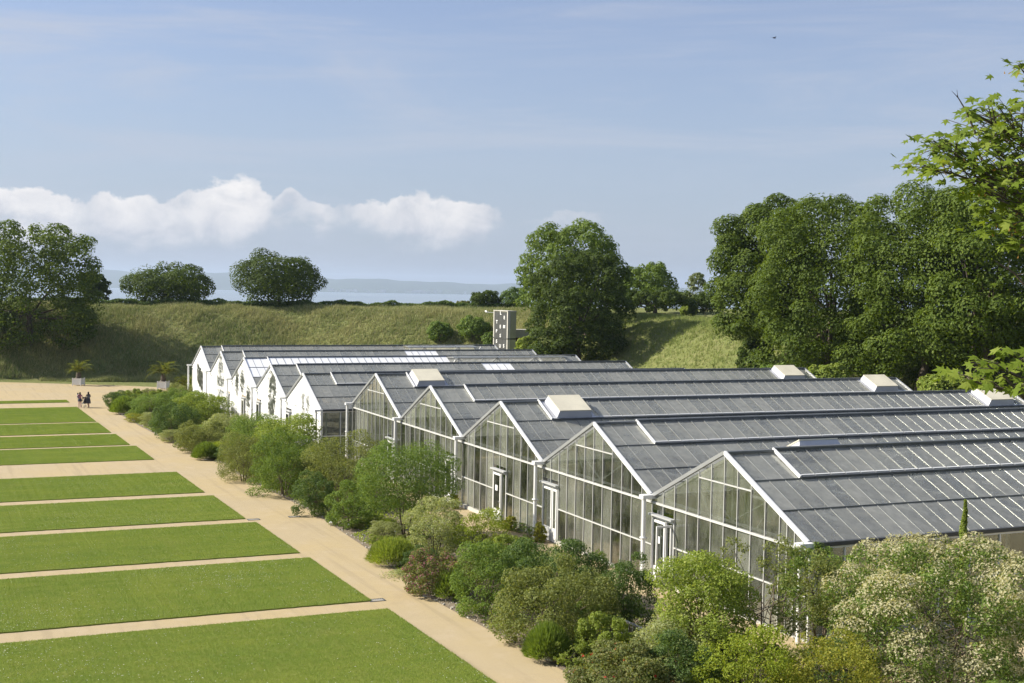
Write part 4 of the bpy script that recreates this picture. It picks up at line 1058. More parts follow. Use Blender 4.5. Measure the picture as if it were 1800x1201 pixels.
# ------------------------------------------------------------------ shrubs of the planting bed
def gp(u, v):
    r = ray(u, v); k = (CAM_H - GC + GB*(P0@EX))/(GB*(r[:2]@EX) - r[2]); return r*k + np.array([0, 0, CAM_H])
protos = {}
def shrub(label, px, base, wpx, hpx, kind, name='shrub', cat='shrub', leaf=None, shape='dome', group=None, dY=0.0, seed=None, sc=None):
    p = gp(px, base); Y = p[1]; rr = wpx/2/FPX*Y; hh = hpx/FPX*Y
    if sc: rr, hh = sc
    return put_shrub(label, p[0], Y, float(G(p[0], Y)) + .02, rr, hh, kind, name, cat, leaf, shape, group, seed)
def put_shrub(label, x, y, z, rr, hh, kind, name='shrub', cat='shrub', leaf=None, shape='dome', group=None, seed=None):
    cls = 0 if rr < .75 else (1 if rr < 1.5 else (2 if rr < 2.6 else 3)); key = (kind, cls, shape, (seed or 0) % 2 if kind in ('olive', 'green') and cls > 0 else 0)
    if key not in protos:
        sd_ = 400 + len(protos)*7
        n = (3200, 10500, 21000, 30000)[cls] if kind != 'cream' else 64000; L_ = leaf or (.062, .078, .088, .10)[cls]; Wd = L_*.6
        mats = [LM.get(kind, LM['green'])]; fl = 0; fLs = None
        base_kind = kind
        if kind == 'pink': mats = [LM['dusky'], LM['pinkf']]; fl = .22
        if kind == 'redf_s': mats = [LM['dusky'], LM['redf']]; fl = .004; fLs = 1.3
        if kind == 'cream': mats = [LM['green'], LM['creamf']]; fl = 1.5; fLs = .95
        if shape == 'dome': cm, big = crown_mesh('foliage', sd_, (0, 0, hh*.41), (rr, rr, hh*.60), int((9, 14, 18, 44)[cls]*max(1, hh/(1.7*rr))), (4, 5, 6, 9)[cls], int(n*max(1, min(1.5, hh/(2*rr)))), L_, Wd, mats, f1=.40 if cls < 3 else .27, low=-.8, jit=.9, flowers=fl, inner=.2, up=.35, fL=fLs, relief=.35 if kind != 'cream' else .8)
        elif shape == 'tree': cm, big = crown_mesh('foliage', sd_, (0, 0, hh*.62), (rr, rr, hh*.40), 26, 6, int(n*1.3), L_, Wd, mats, f1=.46, low=-.75, jit=.9, inner=.25, up=.35)
        elif shape == 'airy': cm, big = crown_mesh('foliage', sd_, (0, 0, hh*.58), (rr, rr, hh*.44), 22, 4, int(n*.42), L_, Wd, mats, f1=.24, low=-.7, jit=1.0, inner=.3, up=.3)
        elif shape == 'spike':      # upright fine needles from a cushion
            r = np.random.default_rng(sd_); m = n; d = unit(r, m); d[:, 2] = np.abs(d[:, 2]) + .15; d /= np.linalg.norm(d, axis=1)[:, None]
            C = d*np.array([rr, rr, hh])*r.uniform(.55, .98, m)[:, None]; up_ = d*np.array([.5, .5, 1.0]); up_ /= np.linalg.norm(up_, axis=1)[:, None]
            t = np.cross(up_, unit(r, m)); t /= np.linalg.norm(t, axis=1)[:, None]; l = r.uniform(.10, .22, m)[:, None]
            V = np.stack([C - t*.012, C + t*.012, C + up_*l], 1).reshape(-1, 3); cm = mesh_np('foliage', V, np.arange(3*m).reshape(-1, 3), mats); big = [(np.array([0, 0, hh*.5]), None)]*3
        elif shape == 'spire':
            r = np.random.default_rng(sd_); m = 5200; u = r.random(m); a = r.uniform(0, 6.283, m); q = rr*np.sqrt(r.random(m))*(1.05 - u**2.2)*(.75 + .35*np.sin(u*19 + a))
            C = np.c_[np.cos(a)*q, np.sin(a)*q, u*hh]; V, Fq = leaf_quads(r, C, np.c_[np.cos(a), np.sin(a), .5 + 0*a], .11, .07, .7); cm = mesh_np('foliage', V, Fq, mats); big = []
        elif shape == 'mat':
            r = np.random.default_rng(sd_); m = 2500; q = r.normal(0, .42, (m, 2))*rr; C = np.c_[q, np.clip(hh*(1 - (q**2).sum(1)/rr**2*.8), .02, None)*r.uniform(.7, 1, m)]
            V, Fq = leaf_quads(r, C, np.tile([0, 0, 1.], (m, 1)), .08, .05, .6); cm = mesh_np('foliage', V, Fq, mats); big = []
        stem = None
        if big and shape not in ('spike', 'spire', 'mat'):
            stem = trunk_mesh('stems', sd_ + 3, .15, (0, 0, hh*(.5 if shape == 'dome' else .62)), big, .05 + .015*cls, M['stem'], rr*.12, 4 if shape != 'tree' else 3, 6)
        protos[key] = (cm, stem, rr, hh)
    cm, stem, r0, h0 = protos[key]
    root = link(name, None, loc=(x, y, z), rot=(0, 0, random.Random(int(x*913 + y*77)).uniform(0, 6.28))); tag(root, label, cat, group)
    sc_ = (rr/r0, rr/r0, hh/h0)
    link('foliage', cm, root, scale=sc_)
    if stem: link('stem', stem, root, scale=sc_)
    return root
GRP = 'mixed shrubs of the planting bed'
SH = [
 ('dusky green shrub dotted with red flowers at the bottom edge by the path', 1095, 1268, 190, 122, 'redf_s', 'dome'),
 ('dark green shrub at the bottom edge beside the red flowered one', 1192, 1262, 130, 138, 'dark', 'dome'),
 ('bright yellow green shrub at the bottom edge, left of the golden one', 1312, 1282, 165, 172, 'yellow', 'dome'),
 ('golden leaved shrub at the bottom edge, left of the cream flowered shrub', 1458, 1284, 175, 172, 'gold', 'dome'),
 ('tall light green upright shrub in front of the nearest glasshouse door', 1232, 1192, 164, 205, 'lime', 'dome'),
 ('airy many stemmed shrub before the corner of the nearest glasshouse', 1345, 1168, 235, 205, 'olive', 'airy'),
 ('thin airy shrub right of the corner post of the nearest glasshouse', 1440, 1150, 150, 180, 'green', 'airy'),
 ('dark purplish shrub below the post between first and second gable', 1102, 1112, 90, 125, 'dark', 'dome'),
 ('wide olive shrub left of the grey railing', 975, 1128, 185, 128, 'olive', 'dome'),
 ('dark green shrub below the double white door', 970, 1058, 165, 105, 'dark', 'dome'),
 ('mid green shrub beside the pink flowering bush', 852, 1082, 105, 122, 'green', 'dome'),
 ('small silvery broadleaf shrub just left of the grey railing', 1030, 1132, 66, 70, 'green', 'dome'),
 ('low bush covered in pink flowers at the path edge', 760, 1046, 92, 74, 'pink', 'dome'),
 ('fine needled mound in front of the pink flowering bush', 792, 1054, 58, 52, 'needle', 'spike'),
 ('upright dark needled mound at the path edge, right of the lower drain grate', 962, 1160, 78, 58, 'needle', 'spike'),
 ('small pale lime mound next to the upright needled mound', 1002, 1170, 62, 38, 'lime', 'dome'),
 ('yellow green rounded shrub beside the bare sandy patch', 842, 988, 96, 88, 'yellow', 'dome'),
 ('pale grey green shrub left of the yellow green one', 766, 984, 92, 104, 'pale', 'dome'),
 ('low bright green spiky cushion at the path edge', 690, 992, 84, 42, 'lime', 'spike'),
 ('flat grey green creeping mat by the pink bush', 722, 1012, 78, 9, 'pale', 'mat'),
 ('small round headed tree with slim stems in the middle of the bed', 712, 946, 150, 150, 'green', 'tree'),
 ('small leafy shrub left of the round headed tree', 612, 928, 72, 74, 'green', 'dome'),
 ('dark evergreen shrub at the path edge below the grey green thicket', 550, 906, 66, 70, 'dark', 'dome'),
 ('tall grey green thicket in front of the farthest clear gable', 600, 890, 128, 118, 'olive', 'dome'),
 ('mid green shrub left of the tall grey green thicket', 500, 872, 105, 104, 'green', 'dome'),
 ('olive shrub right where the cross path meets the bed', 428, 846, 84, 84, 'olive', 'dome'),
 ('bright green shrub against the nearest white gable', 505, 838, 125, 108, 'lime', 'dome'),
 ('broad green shrub below the drawing of the feathery leaf', 452, 815, 100, 92, 'green', 'dome'),
 ('yellowish low mound at the end of the cross path', 385, 806, 50, 28, 'yellow', 'spike'),
 ('dark clipped low mound at the end of the cross path', 362, 808, 44, 30, 'needle', 'spike'),
 ('silvery olive shrub above the low mounds', 360, 795, 96, 62, 'olive', 'dome'),
 ('pale feathery shrub below the middle white gable', 405, 790, 90, 72, 'pale', 'dome'),
 ('grey leaved small shrub at the path edge before the silvery olive one', 300, 778, 34, 26, 'pale', 'dome'),
 ('dark green shrub in the middle of the far bed', 305, 772, 74, 72, 'dark', 'dome'),
 ('yellowish green shrub below the fourth white gable', 358, 762, 92, 78, 'lime', 'dome'),
 ('round pale cushion at the far path edge', 264, 750, 36, 28, 'pale', 'dome'),
 ('small golden cushion next to the round pale one', 237, 743, 30, 20, 'gold', 'dome'),
 ('mid green shrub above the pale and golden cushions', 272, 738, 84, 52, 'green', 'dome'),
 ('fine leaved green mound at the far end of the bed', 218, 728, 44, 34, 'needle', 'spike'),
 ('broad shrub below the farthest white gable', 318, 734, 84, 56, 'green', 'dome'),
 ('dark shrub at the very far corner of the bed', 204, 716, 38, 32, 'dark', 'dome'),
 ('low wide shrub in the far bed, nearest the palm tubs', 252, 712, 90, 30, 'lime', 'dome'),
 ('feathery shrub in the far bed against the farthest white gable', 330, 712, 70, 44, 'olive', 'dome'),
]
for k, (lab, px, by, wp, hp_, kd, sh_) in enumerate(SH):
    shrub(lab, px, by, wp*1.14, hp_*(1.1 if by > 860 else (1.0 if by > 800 else .9)), kd, shape=sh_, group=GRP, seed=k, name='shrub' if sh_ != 'tree' else 'small_tree', cat='shrub' if sh_ != 'tree' else 'tree')
def bed_cover(n, seed):
    r = np.random.default_rng(seed); P = []
    t = r.uniform(-8, 119, n*2); lo = np.interp(t, [-12, 4, 11.5, 20, 32, 41, 49, 53, 64, 84, 108, 118], [-8.7, -9.1, -9.4, -8.6, -8.1, -8.4, -8.6, -8.2, -9.2, -9.8, -9.9, -7.6])
    s = lo + .12 + (np.where(t < 52, -2.6, -3.2) - lo)*r.random(n*2)
    m = wob(s*2.1, t*1.3, 1.0) + .5*wob(s*4 + 9, t*3.1, 1.0); k = (m > -.45); s, t, m = s[k][:n], t[k][:n], m[k][:n]
    x = P0[0] + NX[0]*s + EX[0]*t; y = P0[1] + NX[1]*s + EX[1]*t
    C = np.c_[x, y, G(x, y) + .03 + r.random(len(x))*np.clip(.14 + .30*m, .06, .5)]
    V, Fq = leaf_quads(r, C, np.tile([0, 0, 1.], (len(C), 1)), .13, .07, 1.0)
    return V, Fq
V, Fq = bed_cover(56000, 71)
tag(link('ground_cover', mesh_np('ground_cover', V, Fq, LM['lime'])), 'low grey green ground cover between the shrubs of the bed', 'ground cover', kind='stuff')
# infill: second row and low cover, described by the gable behind them
fill_lab = ['nearest glasshouse', 'second clear gable', 'third clear gable', 'fourth clear gable', 'farthest clear gable', 'nearest white gable', 'second white gable', 'middle white gable', 'fourth white gable', 'farthest white gable']
fr = np.random.default_rng(55); kinds = ['olive', 'green', 'dark', 'lime', 'dusky', 'pale']
ORD = ['first', 'second', 'third', 'fourth', 'fifth', 'sixth', 'seventh', 'eighth', 'ninth', 'tenth', 'eleventh', 'twelfth', 'thirteenth', 'fourteenth']
COLW = dict(olive='olive', green='mid green', dark='dark green', lime='light green', dusky='brownish green', pale='pale grey green')
cnt = {}
for k in range(66):
    row = k % 2; t = -4 + (k//2)*3.6 + row*1.7 + fr.uniform(-.6, .6); s = fr.uniform(-7.9, -6.0) if row else fr.uniform(-5.8, -4.2)
    rr = fr.uniform(.9, 1.5)*(1.3 if t > 36 else 1.0); hh = rr*fr.uniform(1.0, 1.6)
    if abs(t - 3.8) < 2.6: continue
    if t > 53: hh *= .72 if t < 82 else .55
    if 15 < t < 34:
        if row == 0: continue
        s = fr.uniform(-8.0, -6.2); rr, hh = rr*.55, hh*.45
    p = xy(s, t); gi_ = int(np.clip(t//W, 0, 4)) if t < 52 else int(np.clip((t - QT)//W, 0, 4)) + 5
    kd = kinds[(k*5 + k//6) % 6]; key = (gi_, row); cnt[key] = cnt.get(key, 0) + 1
    put_shrub('%s shrub, %s from the right, %s row before the %s' % (COLW[kd], ORD[cnt[key]-1], ('back', 'front')[row], fill_lab[gi_]), p[0], p[1], float(G(*p)) + .02, rr, hh, kd, seed=k, group='infill shrubs of the planting bed')
for k, (s, t, rr, hh, kd, sh_) in enumerate([(-8.5, 13.6, .5, .35, 'pale', 'dome'), (-8.3, 15.4, .42, .3, 'green', 'dome'), (-7.4, 17.2, .6, .5, 'dusky', 'dome'), (-7.9, 19.4, .45, .32, 'needle', 'spike'), (-6.6, 20.8, .7, .6, 'olive', 'dome'), (-7.7, 22.0, .5, .4, 'lime', 'dome'),
    (-6.9, 23.6, .62, .5, 'pale', 'dome'), (-7.6, 26.0, .5, .42, 'olive', 'dome'), (-6.6, 27.4, .7, .66, 'green', 'dome'), (-7.5, 29.6, .55, .5, 'dusky', 'dome'), (-6.2, 25.2, .6, .5, 'lime', 'spike'), (-5.6, 30.6, .8, .9, 'green', 'dome'), (-5.4, 22.4, .7, .7, 'green', 'dome')]):
    p = xy(s, t); put_shrub('low %s cushion plant in the open bed, %s counted from the pink bush' % (COLW.get(kd, 'needled'), ORD[k]), p[0], p[1], float(G(*p)) + .02, rr, hh, kd, shape=sh_, seed=k, group='cushion plants in the open bed')
# big cream-flowered shrub and companions at lower right
c = at(1655, 1150, 37.0); z0 = float(G(c[0], 37.0))
top = at(1650, 938, 37.0)[2]
put_shrub('huge shrub smothered in cream blossom at the lower right corner', c[0], 37.0, z0, 3.3, top - z0, 'cream', cat='shrub', leaf=.095)
sp = at(1693, 1000, 40.3); put_shrub('slim leafy spire rising above the cream blossomed shrub', sp[0], 40.3, 1.4, .27, at(1693, 880, 40.3)[2] - 1.4, 'lime', shape='spire', name='slender_tree', cat='tree')
for lab, px, py, Y, rr, hh, kd in (('dark shrub under the left side of the cream blossomed shrub', 1475, 1150, 36.0, 1.0, 1.9, 'dark'), ('green shrub at the bottom right corner', 1790, 1200, 32.5, 1.3, 1.5, 'green'),
                                   ('olive shrub on the bottom edge below the cream blossom', 1620, 1230, 32.5, 1.2, .9, 'olive')):
    q = at(px, py, Y); put_shrub(lab, q[0], Y, float(G(q[0], Y)), rr, hh, kd)
# weeds along the clear facades
wr_ = np.random.default_rng(61)
for k in range(9):
    t = (13.5, 19.6, 22.2, 23.0, 24.8, 30.2, 33.8, 36.5, 20.4)[k]; p = xy(-.55 + wr_.uniform(-.25, .1), t)
    put_shrub('%s weed at the foot of the glass fronts, %s counted from the right' % ('yellowish' if k % 2 else 'green', ORD[(0, 1, 3, 4, 5, 6, 7, 8, 2)[k]]), p[0], p[1], float(G(*p)), wr_.uniform(.22, .42), wr_.uniform(.45, .95), 'gold' if k % 2 else 'green', name='weed', cat='weed', group='weeds along the glass fronts', shape='dome', leaf=.06)
# plants inside the clear bays
ir = np.random.default_rng(63)
inside = [(1.1, 10.9, .75, 2.7, 'lime'), (1.0, 12.2, .7, 2.0, 'green'), (1.6, 3.5, .6, 1.2, 'dark'), (1.8, 6.0, .7, 1.4, 'green'), (1.3, 24.0, .6, 2.0, 'lime'), (1.5, 27.5, .6, 1.6, 'gold'),
    (1.3, 33.5, .7, 3.0, 'green'), (1.6, 37.0, .7, 3.6, 'lime'), (1.5, 39.0, .5, 2.4, 'gold'), (1.8, 44.0, .7, 1.8, 'green'), (1.6, 17.0, .7, 1.5, 'green'), (3.5, 8.4, .9, 2.0, 'dark'), (3.2, 15.0, .9, 2.2, 'dark'), (3.2, 29.0, .9, 2.4, 'dark'), (3.4, 47.5, .9, 2.2, 'dark'),
    (5.5, 2.0, 1.0, 1.7, 'dark'), (7.5, 3.0, 1.0, 1.5, 'green'), (10.5, 2.2, 1.0, 1.6, 'dark'), (4.5, 18.5, 1.1, 2.4, 'green'), (5.0, 12.5, 1.0, 2.0, 'green'), (4.6, 23.0, 1.1, 2.3, 'green'), (5.0, 34.5, 1.1, 2.6, 'green'), (4.8, 43.0, 1.1, 2.6, 'green'), (2.4, 49.6, .8, 2.0, 'lime')]
inside.sort(key=lambda q: q[1]); ci = {}
for k, (s, t, rr, hh, kd) in enumerate(inside):
    p = xy(s, t); b_ = int(min(4, t//W)); nm = ['nearest clear bay', 'second clear bay', 'third clear bay', 'fourth clear bay', 'farthest clear bay'][b_]; ci[b_] = ci.get(b_, 0) + 1
    put_shrub('%s leafy plant behind the glass of the %s, %s from the right' % ('tall' if hh > 2.2 else 'low', nm, ORD[ci[b_]-1]), p[0], p[1], float(G(*p)), rr, hh, kd, name='greenhouse_plant', cat='plant', group='plants inside the clear bays', seed=k)
# benches inside the nearest bay
for k in range(4):
    t, s = 1.6 + (k % 2)*2.6, 6.0 + (k//2)*9.0; p = xy(s, t)
    root = link('staging_bench', None, loc=(p[0], p[1], float(G(*p))), rot=(0, 0, ROTZ)); tag(root, 'long pale staging bench inside the nearest glasshouse, %s' % ('near side, by the gable', 'far side, by the gable', 'near side, deeper in', 'far side, deeper in')[k], 'bench', 'staging benches in the nearest glasshouse')
    MB().box(-4, 4, -.75, .75, .80, .90).build('bench_top', plain('bench_top', (.45, .40, .28), .7), root) if k == 0 else link('bench_top', bpy.data.meshes['bench_top'], root)
    for lx_ in (-3.7, 0, 3.7):
        for ly_ in (-.65, .65): MB().box(lx_-.04, lx_+.04, ly_-.04, ly_+.04, -.05, .80).build('leg', M['zinc'], root)

# ------------------------------------------------------------------ palms in white tubs
def frond_mesh(seed):
    r = np.random.default_rng(seed); mb = MB(); V = []; Fc = []
    n = 26; L_ = 1.75
    for k in range(n):
        u = (k + 1)/n; x = L_*u; z = .75*u - 1.05*u*u*u
        sl = math.atan2(.75 - 3.15*u*u, L_)
        ll = .46*math.sin(math.pi*min(1, .18 + u*.78))**.7 + .05
        for s in (-1, 1):
            b = np.array([x, 0, z]); d = np.array([.62, s*.72, .28 - .4*u]) + r.normal(0, .06, 3); d /= np.linalg.norm(d)
            wv = np.array([.028, 0, .012]); i = len(V)
            V += [b - wv, b + wv, b + d*ll]; Fc.append((i, i+1, i+2))
    t_ = [(L_*u, 0, .75*u - 1.05*u**3) for u in np.linspace(0, 1, 8)]
    mb.add(V, Fc); mb.tube(t_, np.linspace(.03, .008, 8), 4)
    return mb.mesh('frond', LM['palm'])
fronds = [frond_mesh(i) for i in range(3)]
def palm(px, base, lab, hs, in_tub=True):
    p = gp(px, base); x, y = p[0], p[1]; z = float(G(x, y)); pr = random.Random(int(px))
    if in_tub:
        tb_ = link('planter_tub', None, loc=(x, y, z), rot=(0, 0, -.10)); tag(tb_, 'white square wooden tub holding the ' + lab[0], 'planter', 'white palm tubs')
        h, q = .98, .62
        MB().box(-q+.06, q-.06, -q+.06, q-.06, .14, h-.04).build('side_panel', M['white_metal'], tb_)
        for a in (-1, 1):
            for b in (-1, 1):
                MB().box(a*q-.06*(1+a), a*q+.06*(1-a), b*q-.06*(1+b), b*q+.06*(1-b), 0, h+.06).build('corner_post', M['white_metal'], tb_)
        MB().box(-q+.02, q-.02, -q+.02, q-.02, h-.05, h-.0).build('rim', M['white_metal'], tb_)
        MB().box(-q+.09, q-.09, -q+.09, q-.09, h+.001, h+.012).build('earth', M['soil'], tb_)
    else: h = 0.0
    root = link('palm_tree', None, loc=(x, y, z + h)); tag(root, lab[1], 'palm', 'feathery palms by the forecourt')
    th_ = .75*hs
    MB().tube([(0, 0, -.05), (.02, 0, .3*th_), (0, .02, .7*th_), (0, 0, th_)], [.30, .36, .33, .22], 10).build('trunk', M['bark'], root, True)
    for k in range(34):
        a = k*2.399 + pr.uniform(-.2, .2); tilt = -.95 + 1.05*(k/34.)**.8 + pr.uniform(-.12, .12)
        link('frond', fronds[k % 3], root, loc=(0, 0, th_ - .05 + .1*pr.random()), rot=(pr.uniform(-.3, .3), tilt, a), scale=hs*pr.uniform(.85, 1.1))
palm(138, 678, ('left palm', 'feathery palm in the left white tub on the forecourt'), 1.12)
palm(287, 684, ('right palm', 'feathery palm in the white tub nearer the white gables'), 1.25)
palm(327, 692, ('', 'palm half hidden behind the downpipe of the farthest white gable'), 1.15, False)

# ------------------------------------------------------------------ people and pushchair
def body(name, joints, edges, zones, skin_levels=2):
    me = bpy.data.meshes.new(name); ks = list(joints)
    me.from_pydata([joints[k][0] for k in ks], [(ks.index(a), ks.index(b)) for a, b in edges], []); me.update()
    o = bpy.data.objects.new(name, me); col.objects.link(o)
    o.modifiers.new('skin', 'SKIN')
    for i, k in enumerate(ks):
        r = joints[k][1]; me.skin_vertices[0].data[i].radius = r if isinstance(r, tuple) else (r, r)
        me.skin_vertices[0].data[i].use_root = (i == 0)
    sb_ = o.modifiers.new('sub', 'SUBSURF'); sb_.levels = skin_levels; sb_.render_levels = skin_levels
    dg = bpy.context.evaluated_depsgraph_get(); m2 = bpy.data.meshes.new_from_object(o.evaluated_get(dg)); m2.name = name
    bpy.data.objects.remove(o)
    for mt, _ in zones: m2.materials.append(mt)
    for p in m2.polygons:
        p.use_smooth = True; c = p.center
        for i, (_, fn) in enumerate(zones):
            if fn(c): p.material_index = i; break
    return m2
CL_ = lambda n, c: plain(n, c, .8, var=.12, scale=8)
skin_m = CL_('skin', (.50, .30, .21)); hair_m = CL_('hair', (.045, .03, .02)); pink_m = CL_('pink_cloth', (.36, .13, .19)); navy_m = CL_('navy_cloth', (.025, .028, .045)); legp_m = CL_('mauve_leggings', (.42, .17, .22)); char_m = CL_('charcoal_cloth', (.035, .033, .042)); teal_m = CL_('teal_cloth', (.16, .42, .50)); shoe_m = CL_('shoe', (.05, .045, .04)); grey_m = CL_('grey_cloth', (.10, .10, .12))
def adult_joints(h=1.64, step=.12, lean=0.0, armL=None, armR=None):
    k = h/1.7
    j = {'pelvis': ((0, 0, .94*k), (.15*k, .11*k)), 'waist': ((0, lean*.3, 1.10*k), (.125*k, .10*k)), 'chest': ((0, lean*.7, 1.30*k), (.155*k, .11*k)), 'neck': ((0, lean, 1.46*k), .055*k),
         'chin': ((0, lean + .02, 1.53*k), (.065*k, .07*k)), 'head': ((0, lean + .01, 1.61*k), (.082*k, .098*k)), 'crown': ((0, lean, 1.675*k), (.055*k, .065*k))}
    for s, q in ((-1, 'l'), (1, 'r')):
        f = step*s
        j['hip'+q] = ((s*.09*k, 0, .90*k), .095*k); j['knee'+q] = ((s*.09*k, f*.5 + .02, .50*k), .06*k); j['ank'+q] = ((s*.09*k, f, .09*k), .038*k); j['toe'+q] = ((s*.10*k, f + .13, .035*k), .032*k)
        arm = (armL if s < 0 else armR) or [(s*.26*k, -.02, 1.10*k), (s*.27*k, .08, .86*k), (s*.27*k, .11, .78*k)]
        j['sho'+q] = ((s*.175*k, lean*.9, 1.40*k), .06*k); j['elb'+q] = (arm[0], .045*k); j['wri'+q] = (arm[1], .032*k); j['hand'+q] = (arm[2], (.04*k, .025*k))
    e_ = [('pelvis', 'waist'), ('waist', 'chest'), ('chest', 'neck'), ('neck', 'chin'), ('chin', 'head'), ('head', 'crown')]
    for q in 'lr': e_ += [('pelvis', 'hip'+q), ('hip'+q, 'knee'+q), ('knee'+q, 'ank'+q), ('ank'+q, 'toe'+q), ('chest', 'sho'+q), ('sho'+q, 'elb'+q), ('elb'+q, 'wri'+q), ('wri'+q, 'hand'+q)]
    return j, e_
def hair(parent, z, k=1.0, long=.0, y=0.0):
    mb = MB(); n = 10; rows_ = [(.0, .03), (.04, .085), (.10, .10), (.17, .10), (.23, .085)] + ([(.30, .07), (.30 + long, .045)] if long else [])
    mb.tube([(0, y - .015 - (.02 if q > .2 else 0), z - q*k) for q, r in rows_], [r*k for q, r in rows_], n)
    return mb.build('hair', hair_m, parent, True)
def fingers(mb, p, d, side):
    for q in range(4):
        b = np.array(p) + np.array([(q - 1.5)*.016*side, 0, 0]); mb.tube([b, b + np.array(d)*(.035 + .004*(q % 3)), b + np.array(d)*.065 + (0, .012, 0)], [.008, .0075, .006], 5)
    b = np.array(p) + (-.035*side, .01, .01); mb.tube([b, b + np.array(d)*.03 + (-.008*side, .008, 0)], [.009, .007], 5)
def ground_at(px, py): p = gp(px, py); return p[0], p[1], float(G(p[0], p[1])) + .014
# walker carrying a child
x, y, z = ground_at(140.5, 717.5)
j, e_ = adult_joints(1.66, .10, armL=[(-.27, .02, 1.16), (-.20, .24, 1.12), (-.10, .29, 1.13)])
b1 = body('person', j, e_, [(hair_m, lambda c: False), (shoe_m, lambda c: c.z < .07), (legp_m, lambda c: c.z < .72), (navy_m, lambda c: c.z < .98 and abs(c.x) < .22), (skin_m, lambda c: c.z > 1.43 or (abs(c.x) > .2 and c.z < 1.05)), (pink_m, lambda c: True)])
o = link('person', b1, loc=(x, y, z), rot=(0, 0, .25)); tag(o, 'walker in pink top and dark skirt carrying a small child', 'person', 'people on the forecourt'); hair(o, 1.66, 1.0, .12)
mb = MB(); mb.tube([(0, 0, 1.0), (0, 0, .86), (0, 0, .70)], [.16, .20, .235], 14, False); mb.build('skirt', navy_m, o, True)
mb = MB(); fingers(mb, (-.09, .30, 1.13), (1, .1, 0), -1); fingers(mb, (.27, .11, .77), (0, .1, -1), 1); mb.build('fingers', skin_m, o)
cj = {'pelvis': ((0, 0, .0), (.085, .075)), 'chest': ((0, 0, .20), (.09, .07)), 'neck': ((0, 0, .29), .035), 'head': ((0, 0, .39), (.072, .08)), 'crown': ((0, 0, .45), .045)}
ce = [('pelvis', 'chest'), ('chest', 'neck'), ('neck', 'head'), ('head', 'crown')]
for s, q in ((-1, 'l'), (1, 'r')):
    cj['hip'+q] = ((s*.06, .0, -.03), .05); cj['knee'+q] = ((s*.12, .12, -.08), .04); cj['foot'+q] = ((s*.12, .10, -.27), .03)
    cj['sho'+q] = ((s*.10, 0, .25), .036); cj['elb'+q] = ((s*.15, .08, .17), .028); cj['hand'+q] = ((s*.08, .17, .20), .024)
    ce += [('pelvis', 'hip'+q), ('hip'+q, 'knee'+q), ('knee'+q, 'foot'+q), ('chest', 'sho'+q), ('sho'+q, 'elb'+q), ('elb'+q, 'hand'+q)]
cb = body('person', cj, ce, [(skin_m, lambda c: c.z > .28 or abs(c.x) > .14), (navy_m, lambda c: c.z < -.02), (teal_m, lambda c: True)])
co = link('person', cb, loc=(x - .27, y + .17, z + 1.10), rot=(0, 0, -1.9)); tag(co, 'small child in a pale blue top held on the arm of the walker in pink', 'person', 'people on the forecourt'); hair(co, .475, .78)
# walker with pushchair
x, y, z = ground_at(155.5, 717.5)
k = 1.68/1.7
j, e_ = adult_joints(1.70, .16, lean=.05, armL=[(-.24, .10, 1.13), (-.20, .36, 1.03), (-.17, .43, 1.03)], armR=[(.24, .10, 1.13), (.20, .36, 1.03), (.17, .43, 1.03)])
b2 = body('person', j, e_, [(shoe_m, lambda c: c.z < .07), (skin_m, lambda c: c.z < .50 or c.z > 1.46 or (c.y > .34)), (grey_m, lambda c: 1.02 < c.z < 1.3 and c.y < -.05), (char_m, lambda c: True)])
o = link('person', b2, loc=(x, y, z), rot=(0, 0, .75)); tag(o, 'walker in a dark dress pushing a pushchair', 'person', 'people on the forecourt'); hair(o, 1.70, 1.0, .10, .05)
mb = MB(); mb.tube([(0, 0, 1.02), (0, .01, .85), (0, .02, .60), (0, .02, .48)], [.16, .20, .24, .25], 14, False); mb.build('skirt', char_m, o, True)
mb = MB(); fingers(mb, (-.17, .43, 1.03), (0, .6, -.8), -1); fingers(mb, (.17, .43, 1.03), (0, .6, -.8), 1); mb.build('fingers', skin_m, o)
dirp = Matrix.Rotation(.75, 3, 'Z') @ Vector((0, .78, 0))
pc = link('pushchair', None, loc=(x + dirp.x, y + dirp.y, z), rot=(0, 0, .75)); tag(pc, 'black pushchair with a pale frame in front of the walker in dark dress', 'pushchair')
for s in (-1, 1):
    MB().tube([(s*.22, -.36, 1.02), (s*.22, -.12, .72), (s*.22, .42, .14)], .014, 6).build('frame_tube', M['alu'], pc)
    MB().tube([(s*.22, .10, .50), (s*.22, -.32, .14)], .014, 6).build('rear_strut', M['alu'], pc)
    for yy in (.42, -.32):
        t_ = [(s*.25, yy + .11*math.cos(a), .115 + .11*math.sin(a)) for a in np.linspace(0, 2*math.pi, 13)]
        MB().tube(t_, .018, 6, False).build('wheel', M['dark_metal'], pc)
MB().tube([(-.22, -.36, 1.02), (0, -.40, 1.04), (.22, -.36, 1.02)], .018, 6).build('handle', M['dark_metal'], pc)
MB().prism([(-.10, .50), (.30, .34), (.38, .40), (.05, .62), (-.14, .98), (-.22, .94)], 0, -.20, .20).build('seat', char_m, pc)
mb = MB()
for a0, a1 in zip(np.linspace(.3, 2.2, 6)[:-1], np.linspace(.3, 2.2, 6)[1:]):
    P_ = lambda a, s: (s*.21, -.08 + .34*math.cos(a), .80 + .30*math.sin(a)); mb.add([P_(a0, -1), P_(a0, 1), P_(a1, 1), P_(a1, -1)], [[0, 1, 2, 3]])
mb.build('hood', char_m, pc, True)
